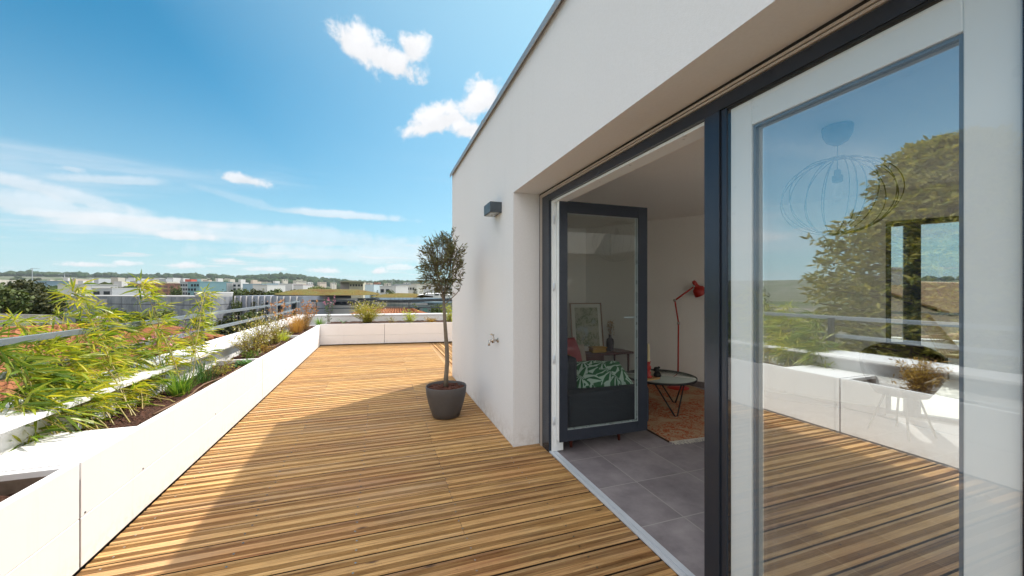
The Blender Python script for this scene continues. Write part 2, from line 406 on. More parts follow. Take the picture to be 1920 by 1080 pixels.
# ================================================================== TERRACE
XW, XF = 1.18, 1.43            # facade plane, window plane
XP = -1.463                    # face of the planters
YC = 6.55                      # far corner of the house
FA = Vector((-1.47, 11.135, 0)); FU = Vector((.991, -.134, 0)).normalized(); FN = Vector((.134, .991, 0)).normalized()  # far planter line
def far(a, b, z=0): return FA + FU * a + FN * b + Vector((0, 0, z))
def board_profile(w):
    """half-rounded ribbed decking board: cross coordinate, height, material"""
    pts = [(0, -.006, 0), (.006, 0, 0), (.022, 0, 1)]
    x = .022; e = w / 2 - .024
    n = 5; st = (e - x) / n
    for i in range(n):
        pts += [(x + st*.15, 0, 0), (x + st*.42, -.006, 0), (x + st*.78, -.006, 0), (x + st, 0, 0)]; x += st
    left = pts[:]
    mir = [(w - a, z, m) for a, z, m in reversed(left)]
    return left + mir
def decking(name, along, boards, z=0, cuts=True):
    mb = MB(); prof = board_profile(.174)
    for (c0, a0, a1) in boards:             # c0 cross start, a0..a1 along
        segs = [(a0, a1)]
        if cuts and random.random() < .45:
            j = random.choice([-.75, -.13, .48, .48]); 
            if a0 < j - .3 and j + .3 < a1: segs = [(a0, j - .0015), (j + .0015, a1)]
        dz = random.uniform(-.0012, .0012); 
        for s0, s1 in segs:
            vs = []; fs = []; ms = []
            n = len(prof)
            for s_ in (s0, s1):
                for a, h, m in prof:
                    vs.append((s_, c0 + a, z + h + dz) if along == 0 else (c0 + a, s_, z + h + dz))
            base = len(vs)
            for s_ in (s0, s1):
                for a in (0, .174): vs.append((s_, c0 + a, z - .028) if along == 0 else (c0 + a, s_, z - .028))
            for i in range(n - 1):
                f = (i, i+1, n+i+1, n+i); fs.append(f if along == 1 else f[::-1])
            fs.append((0, n, base+2, base)); fs.append((n-1, base+1, base+3, 2*n-1))
            fs.append(tuple(range(n)) + (base+1, base)); fs.append(tuple(range(n, 2*n)) + (base+3, base+2))
            k = len(mb.v); mb.v += vs
            for i, f in enumerate(fs):
                mb.f.append([k + q for q in f]); mb.sm.append(False)
                mid = prof[i][0] if i < n - 1 else 0
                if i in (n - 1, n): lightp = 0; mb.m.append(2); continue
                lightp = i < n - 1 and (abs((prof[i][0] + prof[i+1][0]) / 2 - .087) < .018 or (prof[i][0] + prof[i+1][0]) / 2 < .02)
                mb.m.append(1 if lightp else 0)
    return mb
rows = []
P = .1868; c = 3.383 + .003
k0 = int((3.383 + 3.2) / P)
yy = 3.386 - k0 * P
while yy < 11.2:
    # right end of each board: window track, wall, or the change of direction beyond the house corner
    if yy + .181 < 3.40: xr = 1.438
    elif yy + .09 < YC: xr = XW - .004
    else: xr = 1.20 + (yy - 6.55) * .022
    # left of the far planter line
    rows.append((yy, XP + .004, xr)); yy += P
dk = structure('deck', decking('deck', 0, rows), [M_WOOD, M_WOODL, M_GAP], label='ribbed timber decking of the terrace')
mb = decking('x', 1, [(1.31 + i * P, 6.60 if i else 6.60, 10.95) for i in range(30)], 0, False)
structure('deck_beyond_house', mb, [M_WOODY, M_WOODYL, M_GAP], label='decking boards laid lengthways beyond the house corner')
mb = MB()   # narrow joist trim between the two board directions
mb.add([(1.205, 6.60, -.002), (1.305, 6.60, -.002), (1.305, 10.9, -.002), (1.285, 10.9, -.002)], [(0, 1, 2, 3)])
structure('deck_border', mb, M_WOODY)
mb = MB()   # screw heads
for (y0, a0, a1) in rows:
    for j in (-1.36, -.75, -.13, .48, 1.08):
        if j > a1: continue
        for q in (.048, .133):
            cx, cyy = j + random.uniform(-.012, .012), y0 + q + random.uniform(-.006, .006)
            vs = [(cx + .0058*math.cos(a), cyy + .0058*math.sin(a), .0022) for a in [i*math.pi/3 for i in range(6)]]
            mb.add(vs, [tuple(range(6))])
s_ = obj('screw_heads', mb, M_CHROME, dk); s_['kind'] = 'stuff'
mb = MB(); mb.box(-1.9, -3.3, -.30, 9.5, 13.4, -.06)
structure('roof_slab', mb, simple('bitumen', (.05, .05, .05), .9))

# ---- planter boxes along the left side
def rough_sheet(x0, y0, x1, y1, z, nx, ny, amp, fn=None):
    mb = MB(); vs = []; fs = []
    for j in range(ny + 1):
        for i in range(nx + 1):
            a, b = i / nx, j / ny
            p = Vector((x0 + (x1-x0)*a, y0 + (y1-y0)*b, 0)) if fn is None else fn(a, b)
            vs.append((p.x, p.y, z + amp * noise.fractal(Vector((p.x*9, p.y*9, 3.3)), .8, 2, 4)))
    for j in range(ny):
        for i in range(nx): fs.append((j*(nx+1)+i, j*(nx+1)+i+1, (j+1)*(nx+1)+i+1, (j+1)*(nx+1)+i))
    mb.add(vs, fs, 0, True); return mb
ZP = .56
def planter(y0, y1, label, cover=False, soilz=.50):
    th = thing('planter_box', (-1.7, (y0+y1)/2, 0), label, 'planter', 'white planters lining the terrace')
    for z0, z1 in ((.012, .268), (.2705, ZP)):
        obj('front_panel', MB().box(XP - .045, y0 + .004, z0, XP, y1 - .004, z1), M_PLANT, th, bevel=.003)
    obj('divider', MB().box(-1.955, y1 - .045, .02, XP - .047, y1 - .004, ZP - .003), M_PLANT, th, bevel=.003)
    obj('back_panel', MB().box(-1.955, y0 + .004, .02, -1.942, y1 - .047, ZP - .06), M_PLANT, th)
    if cover:
        for i in range(7):
            x1 = XP - .048 - i * .0610
            o = obj('cover_board', MB().box(x1 - .0578, y0 + .004, ZP - .018, x1, 3.20 - i * .0, ZP - .001), M_PLANT, th, bevel=.002)
    if cover:
        for ys in (2.645, 3.17, 4.35): obj('fixing_screw', MB().tube([(XP - .001, ys, .285), (XP + .003, ys, .285)], .005, 8), M_GREY, th)
    if soilz < .48: obj('dirty_liner', MB().box(-1.94, y1 - .050, .30, XP - .048, y1 - .0455, .527), simple('liner', (.16, .12, .09), .9, var=.6, scale=25), th)
    s_ = obj('soil', rough_sheet(-1.942, (3.2 if cover else y0) + .006, XP - .046, y1 - .046, soilz, 10, int((y1-y0)*28), .035), M_SOIL, th)
    return th
planter(-.6, 2.61, 'white planter nearest the viewer, its soil sunk deep below the rim', soilz=.46)
planter(2.613, 5.90, 'white planter with a boarded cover at one end and bamboo in its soil', cover=True)
planter(5.903, 8.70, 'white planter holding the small white flowering shrubs', soilz=.515)
planter(8.703, 11.10, 'white planter in the corner holding dried brown grasses', soilz=.53)
# black cable beside the joint and corrugated hose in the joint
tag(obj('corrugated_hose', MB().tube([(XP - .008, 2.612, .02 + i * .09) for i in range(6)] , .006, 8), simple('hose', (.10, .08, .10), .6)), 'thin grey corrugated hose standing in the joint of two white planters', 'hose')
# far planter, turned a little towards the viewer
L = [0, 1.62, 4.9]
for i in range(2):
    a, b = L[i] + .004, L[i+1] - .004
    th = thing('planter_box', far((a+b)/2, .3), ['white planter across the far end, left of the upright joint', 'white planter across the far end, between the joint and the house corner'][i], 'planter', 'white planters closing the far end')
    for z0, z1 in ((.035, .262), (.2645, .57)):
        mb = MB(); p, q, r, s__ = far(a, 0), far(b, 0), far(b, .045), far(a, .045)
        mb.prism([p, q, r, s__], z0, z1); obj('front_panel', mb, M_PLANT, th, bevel=.003)
    mb = rough_sheet(0, 0, 0, 0, .53, int((b-a)*14), 16, .03, lambda u, v, a=a, b=b: far(a + (b-a)*u, .046 + 1.29 * v))
    obj('soil', mb, M_SOIL, th)
# drip hose on the far soil
pts = [far(1.0 + i * .09, .09 + .05 * math.sin(i*.9), .575 + .018 * math.sin(i * .55)) for i in range(22)]
tag(obj('drip_hose', MB().tube(pts, .008, 6), M_BLACK), 'black drip hose looping over the edge of the far planter', 'hose')
pts = [(-1.60 + .03*math.sin(i*.8), 3.6 + i * .16, .522 + .006 * math.sin(i*1.3)) for i in range(14)]
tag(obj('drip_hose', MB().tube(pts, .008, 6), simple('brown_hose', (.16, .09, .05), .6)), 'brown drip hose lying along the mulch of the bamboo planter', 'hose')
pts = [(-1.66 + .03*math.sin(i*.9), 6.1 + i * .16, .535 + .006 * math.sin(i*1.3)) for i in range(14)]
tag(obj('drip_hose', MB().tube(pts, .008, 6), bpy.data.materials['brown_hose']), 'brown drip hose lying under the white flowering shrubs', 'hose')

# ---- parapet round the planters
PW = thing('parapet_wall', (-2.08, 5, 0), 'low white rendered parapet wall round the planted terrace edge', 'parapet')
cL = -2.30
fo, fi = 1.78, 1.35
def isect(x, off):       # point on the far line (offset off) with this x
    s0 = far(0, off); tt = (x - s0.x) / FU.x; return s0 + FU * tt
po, pi_ = isect(cL, fo), isect(-1.958, fi)
mb = MB(); mb.prism([(cL, -4), (-1.958, -4), (pi_.x, pi_.y), (po.x, po.y)], -3.0, .70); obj('side_wall', mb, M_PARA, PW)
mb = MB(); q0, q1 = far(11, fo), far(11, fi); mb.prism([(po.x, po.y), (pi_.x, pi_.y), (q1.x, q1.y), (q0.x, q0.y)], -3.0, .70); obj('far_wall', mb, M_PARA, PW)
mb = MB()
a_, b_ = isect(cL - .02, fo + .02), isect(-1.868, fi - .02)
mb.prism([(cL - .02, -4), (-1.868, -4), (b_.x, b_.y), (a_.x, a_.y)], .70, .73)
c1, c2 = far(11, fo + .02), far(11, fi - .02)
mb.prism([(a_.x, a_.y), (b_.x, b_.y), (c2.x, c2.y), (c1.x, c1.y)], .70, .73)
obj('coping', mb, M_PLANT, PW, bevel=.003)
# ---- railings
rl = thing('railing', (-2.25, 5, .73), 'light grey metal railing with two flat bars along the left parapet', 'railing')
ye = isect(-2.25, fo - .06).y
for nm, z in (('top_rail', 1.145), ('lower_rail', .93)):
    obj(nm, MB().box(-2.275, -4, z - .045, -2.245, ye, z), M_RAIL, rl, bevel=.003)
yy = 6.23 - 3.07 * 3
while yy < 12.8:
    mb = MB(); mb.box(-2.243, yy - .035, .745, -2.228, yy + .035, 1.12); mb.box(-2.29, yy - .06, .732, -2.18, yy + .06, .742)
    mb.box(-2.23, yy - .006, .93, -2.222, yy + .006, 1.10)
    obj('post', mb, M_RAILD, rl, bevel=.002); yy += 3.07
r2 = thing('railing', far(2, fo - .1, .73), 'dark metal railing with two bars along the far parapet', 'railing')
for nm, z, hh in (('top_rail', 1.17, .06), ('lower_rail', .93, .035)):
    mb = MB(); mb.bar(far(-.7, fo - .08, z - hh/2), far(9, fo - .08, z - hh/2), .03, hh); obj(nm, mb, M_RAILD, r2)
for i in range(7):
    mb = MB(); p = far(-.55 + i * 1.35, fo - .10); mb.bar((p.x, p.y, .735), (p.x, p.y, 1.15), .03, .03); obj('post', mb, M_RAILD, r2)
for i in range(6):
    mb = MB(); p = far(1.6 + i * .12, fo - .08); mb.bar((p.x, p.y, .78), (p.x, p.y, 1.24), .006, .006); obj('wire', mb, M_RAILD, r2)

# ================================================================== HOUSE
HS = thing('house', (3, 3, 0), 'white rendered rooftop house with wide glazed opening onto the deck', 'house')
ZR = 3.44
M_GASK = simple('grey_gasket', (.16, .20, .25), .4)
M_SKIRT = simple('skirting_tile', (.17, .14, .135), .5)
ang = Vector((.509, -.861, 0)).normalized(); an = Vector((.861, .509, 0)).normalized()   # slanted wall: direction, outward normal
A0 = Vector((4.58, 4.49, 0))
def aw(tt, off=0): v = A0 + ang * tt + an * off; return (v.x, v.y)
tc = (6.2 - 4.49) / ang.y    # parameter where slanted wall meets y = 6.2
mb = MB()
mb.box(XW, 3.378, -.02, 1.60, YC, ZR)
mb.box(XW, -3.2, 2.365, 1.60, 3.378, ZR)
mb.box(XW, -5.0, -.02, 1.60, -3.2, ZR)
obj('facade_wall', mb, M_WALL, HS)
tco = (YC - 4.49 - an.y * .35) / ang.y
mb = MB(); mb.prism([(1.60, 6.2), aw(tc), aw(tco, .35), (1.60, YC)], -.02, ZR)
mb.prism([aw(tc), aw(1.95), aw(1.95, .35), aw(tco, .35)], -.02, ZR)
mb.prism([aw(1.95), aw(7.0), aw(7.0, .35), aw(1.95, .35)], 2.26, ZR)
mb.prism([aw(7.0), aw(7.4), aw(7.4, .35), aw(7.0, .35)], -.02, ZR)
p7 = aw(7.4); mb.prism([(1.60, -5), (p7[0] + .3, -5), (p7[0] + .3, -4.7), (1.60, -4.7)], -.02, ZR)
mb.prism([(p7[0], -4.7), (p7[0] + .3, -4.7), (p7[0]+.3, p7[1]), (p7[0], p7[1])], -.02, ZR)
obj('back_wall', mb, M_IN, HS)
room = [(1.60, -4.7), (p7[0], -4.7), aw(7.4), aw(tc), (1.60, 6.2)]
SKX0, SKX1, SKY0, SKY1 = 2.0, 6.9, -4.3, -.5     # roof light added over the unseen southern half to brighten the room
mb = MB(); z0, z1 = 2.585, 2.70
mb.prism([(1.60, -4.7), (p7[0], -4.7), (p7[0], SKY0), (1.60, SKY0)], z0, z1)
mb.prism([(1.60, SKY0), (SKX0, SKY0), (SKX0, SKY1), (1.60, SKY1)], z0, z1)
mb.prism([(SKX1, SKY0), (p7[0], SKY0), aw(7.4), aw((4.49 - SKY1) / .861), (SKX1, SKY1)], z0, z1)
mb.prism([(1.60, SKY1), aw((4.49 - SKY1) / .861), aw(tc), (1.60, 6.2)], z0, z1); obj('ceiling', mb, M_IN, HS)
mb = MB(); mb.box(SKX0 - .05, SKY0 - .05, z1, SKX0, SKY1 + .05, ZR + .1).box(SKX1, SKY0 - .05, z1, SKX1 + .05, SKY1 + .05, ZR + .1).box(SKX0, SKY0 - .05, z1, SKX1, SKY0, ZR + .1).box(SKX0, SKY1, z1, SKX1, SKY1 + .05, ZR + .1)
obj('added_skylight', mb, M_IN, HS)
mb = MB(); z0, z1 = ZR - .10, ZR - .005; a6 = .06
mb.prism([(1.19, -4.99), (p7[0] + .29, -4.99), (p7[0] + .29, SKY0 - a6), (1.19, SKY0 - a6)], z0, z1)
mb.prism([(1.19, SKY0 - a6), (SKX0 - a6, SKY0 - a6), (SKX0 - a6, SKY1 + a6), (1.19, SKY1 + a6)], z0, z1)
mb.prism([(SKX1 + a6, SKY0 - a6), (p7[0] + .29, SKY0 - a6), aw(7.4, .34), aw((4.49 - SKY1 - a6) / .861, .1), (SKX1 + a6, SKY1 + a6)], z0, z1)
mb.prism([(1.19, SKY1 + a6), aw((4.49 - SKY1 - a6) / .861, .1), aw(tco, .34), (1.19, YC - .01)], z0, z1); obj('roof', mb, simple('roof_membrane', (.12, .12, .12), .9), HS)
mb = MB(); mb.box(XW - .03, -5.03, ZR, 1.50, YC + .03, ZR + .008); mb.box(XW - .036, -5.03, ZR - .05, XW - .028, YC + .03, ZR + .008)
for yj in (-.5, 1.95, 4.4): mb.box(XW - .040, yj - .03, ZR - .052, XW - .0355, yj + .03, ZR + .012)
obj('coping', mb, M_COP, HS)
for t0, t1 in ((tc, 1.95), (7.0, 7.4)):
    obj('skirting', MB().prism([aw(t0, -.001), aw(t1, -.001), aw(t1, -.013), aw(t0, -.013)], .002, .085), M_SKIRT, HS)
obj('skirting', MB().box(1.60, 6.187, .002, aw(tc)[0] - .01, 6.199, .085), M_SKIRT, HS)
mb = MB(); mb.prism([(1.512, -4.7), (p7[0], -4.7), aw(7.4), aw(tc), (1.60, 6.2), (1.60, 3.378), (1.512, 3.378)], -.05, 0.0)
structure('tile_floor', mb, M_TILE, label='grey stone tiled floor inside the room')
M_SHUT = simple('trim_tan', (.55, .50, .46), .5, .3)
# window frame
fr = obj('window_frame', MB().box(XF + .005, -3.2, 2.255, 1.56, 3.147, 2.312), M_NAVY, HS, bevel=.002)
obj('gasket', MB().box(XF + .012, -3.2, 2.343, 1.50, 3.343, 2.364).box(XF + .012, 3.345, .0, 1.50, 3.3775, 2.364), M_BLACK, fr)
obj('trim_strip', MB().box(XF, -3.2, 2.316, 1.50, 3.31, 2.326).box(XF - .004, -3.2, 2.330, 1.50, 3.324, 2.341).box(XF, 3.298, .0, 1.50, 3.310, 2.3155).box(XF - .004, 3.3145, .0, 1.50, 3.326, 2.3295), M_SHUT, fr)
obj('jamb', MB().box(XF + .006, 3.150, .004, 1.56, 3.294, 2.3135), M_NAVY, fr)
obj('inner_jamb', MB().box(XF + .03, 3.130, .012, 1.57, 3.149, 2.254).box(XF + .03, 1.403, 2.236, 1.57, 3.128, 2.254).box(1.49, 3.118, .05, 1.545, 3.130, 2.2), M_PVC, fr, bevel=.002)
for z in (.25, .80, 1.45, 2.05): obj('hinge', MB().tube([(1.474, 3.122, z), (1.474, 3.122, z + .07)], .007, 8), M_ALU, fr)
obj('threshold', MB().box(1.441, -3.2, .0, 1.470, 3.29, .012).box(1.470, -3.2, .0, 1.476, 3.29, .004).box(1.476, -3.2, .0, 1.510, 3.29, .010), M_ALU, fr, bevel=.001)
obj('mullion', MB().box(XF, 1.318, .012, 1.575, 1.401, 2.2545).box(XF + .010, 1.287, .012, 1.575, 1.3175, 2.2545), M_NAVY, fr, bevel=.003)
for y0 in (.405, -.86, -2.1): obj('mullion', MB().box(XF + .004, y0, .012, 1.565, y0 + .06, 2.2545), M_NAVY, fr, bevel=.003)
for y0, y1 in ((.466, 1.286), (-.799, .404), (-2.039, -.861), (-3.19, -2.101)):
    wp = obj('fixed_window', MB().box(XF + .010, y0, 2.247, 1.50, y1, 2.2545), M_BLACK, HS)
    obj('sill', MB().box(XF + .010, y0, .013, 1.50, y1, .035), M_BLACK, wp)
    obj('outer_pane', MB().add([(1.446, y0, .03), (1.446, y1, .03), (1.446, y1, 2.25), (1.446, y0, 2.25)], [(0, 1, 2, 3)]), M_GLASS3, wp)
    obj('pane', MB().add([(1.486, y0 + .1, .12), (1.486, y1 - .1, .12), (1.486, y1 - .1, 2.14), (1.486, y0 + .1, 2.14)], [(0, 1, 2, 3)]), M_GLASS, wp)
    fw = .105
    lf = MB()
    lf.box(1.456, y0 + .005, .04, 1.53, y0 + fw, 2.245).box(1.456, y1 - fw, .04, 1.53, y1 - .005, 2.245)
    lf.box(1.456, y0 + fw, .04, 1.53, y1 - fw, .14).box(1.456, y0 + fw, 2.135, 1.53, y1 - fw, 2.245)
    obj('inner_frame', lf, M_PVC, wp, bevel=.004)
    g = MB(); a, b = y0 + fw + .001, y1 - fw - .001
    for q in ((a, .141, a + .010, 2.134), (b - .010, .141, b, 2.134), (a + .010, .141, b - .010, .151), (a + .010, 2.124, b - .010, 2.134)):
        g.box(1.466, q[0], q[1], 1.484, q[2], q[3])
    obj('gasket', g, M_GASK, wp)
# open glass door leaf, hinged at the left jamb
x0, x1, y0, y1, z0, z1 = 1.495, 2.422, 3.050, 3.112, .117, 2.242
gd = obj('glass_door', MB().box(x0, y0, z0, x0 + .078, y0 + .012, z1).box(x1 - .102, y0, z0, x1, y0 + .012, z1).box(x0 + .078, y0, z0, x1 - .102, y0 + .012, z0 + .098).box(x0 + .078, y0, z1 - .105, x1 - .102, y0 + .012, z1), M_NAVY, HS, bevel=.002)
obj('inner_frame', MB().box(x0 + .001, y0 + .0125, z0 + .002, x0 + .077, y1, z1 - .002).box(x1 - .101, y0 + .0125, z0 + .002, x1 - .001, y1, z1 - .002).box(x0 + .077, y0 + .0125, z0 + .002, x1 - .101, y1, z0 + .097).box(x0 + .077, y0 + .0125, z1 - .104, x1 - .101, y1, z1 - .002), M_PVC, gd, bevel=.003)
g = MB(); a, b, c_, d_ = x0 + .079, x1 - .103, z0 + .099, z1 - .106
g.box(a, y0 + .014, c_, b, y0 + .03, c_ + .007).box(b - .007, y0 + .014, c_ + .008, b, y0 + .03, d_)
obj('glazing_bead', g, simple('bead', (.35, .42, .42), .3, .4), gd)
obj('pane', MB().add([(a, y0 + .02, c_), (b, y0 + .02, c_), (b, y0 + .02, d_), (a, y0 + .02, d_)], [(0, 1, 2, 3)]), M_GLASS2, gd)
g = MB(); g.box(x1 - .075, y1 + .001, 1.13, x1 - .045, y1 + .008, 1.24); g.tube([(x1 - .06, y1 + .005, 1.19), (x1 - .06, y1 + .05, 1.19), (x1 - .18, y1 + .05, 1.19)], .009, 8)
obj('handle', g, M_ALU, gd)
# glazing in the slanted wall, widened out of view to brighten the room
g = MB()
def awb(t0, t1, o0, o1, z0, z1): g.prism([aw(t0, o0), aw(t1, o0), aw(t1, o1), aw(t0, o1)], z0, z1)
awb(1.951, 2.0, .05, .12, .01, 2.25); awb(2.10, 2.24, .05, .12, .01, 2.195); awb(4.5, 4.56, .05, .12, .05, 2.195); awb(6.94, 6.999, .05, .12, .01, 2.25); awb(2.0, 6.94, .05, .12, 2.20, 2.255); awb(2.0, 6.94, .05, .12, .01, .05)
bw = obj('back_window', g, M_NAVY, HS)
g = MB(); 
for t0, t1 in ((2.0, 2.10), (2.24, 4.5), (4.56, 6.94)):
    p, q = aw(t0, .08), aw(t1, .08); g.add([(p[0], p[1], .05), (q[0], q[1], .05), (q[0], q[1], 2.2), (p[0], p[1], 2.2)], [(0, 1, 2, 3)])
obj('pane', g, glassmat('back_glass', .02), bw)

# ---- wall lamp and tap
lm = thing('wall_lamp', (XW, 3.856, 2.24), 'dark grey box shaped wall lamp mounted high on the white wall', 'wall lamp')
obj('lamp_housing', MB().box(1.056, 3.733, 2.246, XW, 3.98, 2.352), M_GREY, lm, bevel=.003)
obj('diffuser', MB().box(1.068, 3.745, 2.240, 1.150, 3.968, 2.2455), simple('frosted_glass', (.35, .36, .34), .3), lm)
tp = thing('garden_tap', (XW, 3.862, .92), 'small chrome garden tap on the white wall beside the window', 'tap')
y = 3.862
obj('flange', MB().lathe([(.0, 0), (.026, 0), (.026, .006), (.014, .012), (.0, .012)], (0, 0, 0), 16), M_CHROME, tp)
fl = tp.children[0]; fl.data.transform(Matrix.Translation((0, 0, 0)))
for v in fl.data.vertices:                      # turn the flange onto the wall
    p = v.co + Vector(tp['org']); v.co = Vector((XW - p.z, y + p.y, .93 + p.x)) - Vector(tp['org'])
obj('tap_body', MB().tube([(XW - .01, y, .93), (1.10, y, .93)], .0115, 10).tube([(1.125, y, .905), (1.125, y, .965)], [.016, .013], 10).tube([(1.105, y, .93), (1.088, y, .925), (1.083, y, .900), (1.082, y, .878)], [.011, .0115, .011, .012], 10), M_CHROME, tp)
obj('handle', MB().tube([(1.125, y, .962), (1.125, y, .985)], .006, 8).tube([(1.135, y, .985), (1.115, y, .990), (1.095, y, 1.002)], [.007, .008, .006], 8), M_CHROME, tp)

# ================================================================== OLIVE TREE IN POT
ox, oy = .73, 4.44
pt = thing('plant_pot', (ox, oy, 0), 'round dark grey tapering pot on the deck beside the wall', 'plant pot')
obj('pot_shell', MB().lathe([(.0, .004), (.13, .004), (.150, .012), (.175, .08), (.205, .18), (.226, .28), (.233, .352), (.229, .362), (.222, .360), (.218, .33), (.20, .28), (.0, .28)], (ox, oy, 0), 48), M_POT, pt)
mb = MB(); vs = []; fs = []; nr, na = 9, 32
for i in range(nr + 1):
    for k in range(na):
        r = .217 * i / nr; a = 2*math.pi*k/na; q = Vector((ox + r*math.cos(a), oy + r*math.sin(a), 0))
        vs.append((q.x, q.y, .315 + .02 * (1 - (i/nr)**2) + .016 * noise.fractal(q * 22, .8, 2, 3)))
for i in range(nr):
    for k in range(na): fs.append((i*na+k, i*na+(k+1) % na, (i+1)*na+(k+1) % na, (i+1)*na+k))
mb.add(vs, fs, 0, True)
for i in range(160):
    a = random.uniform(0, 6.28); r = .2 * random.random() ** .5
    mb.obox((ox + r*math.cos(a), oy + r*math.sin(a), .335 + random.random()*.012), (random.uniform(.012, .04), random.uniform(.008, .02), .005), Matrix.Rotation(random.uniform(0, 3), 3, 'Z') @ Matrix.Rotation(random.uniform(-.5, .5), 3, 'X'))
obj('bark_mulch', mb, simple('bark', (.11, .038, .022), .9, var=.5, scale=30, bump=.4), pt)
ot = thing('olive_tree', (ox, oy, .33), 'slim olive standard with a rounded brown green crown in the grey pot', 'tree')
def lat(px, py, off=0): # point at tree depth
    dd = (ox * SY + oy * CY) + off; return W(px, py, dd)
tr = [lat(836, 724), lat(836.5, 705), lat(838.5, 680), lat(838, 655), lat(836, 630), lat(834.5, 608), lat(833, 585), lat(832, 566)]
bm_ = simple('olive_bark', (.19, .155, .115), .8, var=.3, scale=25, bump=.5, bscale=60)
obj('trunk', MB().tube(tr, [.030, .026, .024, .0235, .022, .020, .018, .017], 10), bm_, ot)
cc = lat(829, 497); rx, rz = .265, .385
lm_ = MB(); br = MB()
top = tr[-1]
twigs = []
for i in range(11):     # main limbs
    a = i * 2.4 + random.uniform(-.2, .2); e = random.uniform(.75, 1.4)
    d = Vector((math.cos(a) * math.cos(e), math.sin(a) * math.cos(e), math.sin(e)))
    L_ = random.uniform(.18, .34); p = top + Vector((0, 0, random.uniform(-.05, .12))); pts = [p]
    for s_i in range(5):
        d = (d + Vector((random.gauss(0, .12), random.gauss(0, .12), .10))).normalized(); p = p + d * L_ / 5; pts.append(p)
    br.tube(pts, [.009, .008, .006, .005, .004, .003], 5, cap=False)
    for q in pts[1:]: twigs.append((q, d))
nleaf = 0
tries = 0
while nleaf < 370 and tries < 6000:
    tries += 1
    # twig ends within an uneven ellipsoid
    v = Vector((random.gauss(0, 1), random.gauss(0, 1), random.gauss(0, 1))).normalized() * random.uniform(.35, 1.0) ** .5
    lump = .88 + .42 * noise.noise(v * 2.1 + Vector((4, 1, 9)))
    q = cc + Vector((v.x * rx, v.y * rx, v.z * rz)) * lump
    if q.z < top.z - .03: continue
    if noise.noise(q * 8) < -.12: continue
    b0 = min(twigs, key=lambda z: (z[0] - q).length)[0]
    dirn = ((q - b0).normalized() + Vector((v.x, v.y, v.z + .6)) * .7).normalized()
    Lt = random.uniform(.07, .13)
    e0 = q - dirn * Lt * .5; e1 = q + dirn * Lt * .5
    br.tube([b0.lerp(e0, .3), e0, e1], [.0025, .002, .0012], 3, cap=False)
    n = random.randint(7, 11)
    for k in range(n):
        t_ = (k + .5) / n; pp = e0.lerp(e1, t_)
        sd = Vector((random.gauss(0, 1), random.gauss(0, 1), random.gauss(0, .6)))
        ld = (dirn * .75 + sd.normalized() * .8).normalized()
        lm_.leaf(pp, ld, random.uniform(.035, .06), random.uniform(.009, .014), droop=.1)
    nleaf += 1
for px, py in ((849, 432), (853, 428), (858, 445), (843, 440), (789, 470), (783, 500), (818, 437), (806, 448), (828, 441)):
    e1 = lat(px, py, random.uniform(-.05, .05)); e0 = e1.lerp(cc, .4)
    br.tube([e0, e1], [.003, .0015], 3, cap=False)
    for k in range(14):
        pp = e0.lerp(e1, k / 13); ld = ((e1 - e0).normalized() * .9 + Vector((random.gauss(0, .5), random.gauss(0, .5), random.gauss(0, .3)))).normalized()
        lm_.leaf(pp, ld, .05, .011, droop=.05)
obj('branches', br, bm_, ot)
obj('crown', lm_, leafmat('olive_leaves', (.085, .090, .040), (.21, .235, .11), (.125, .100, .050), .32, .45), ot)
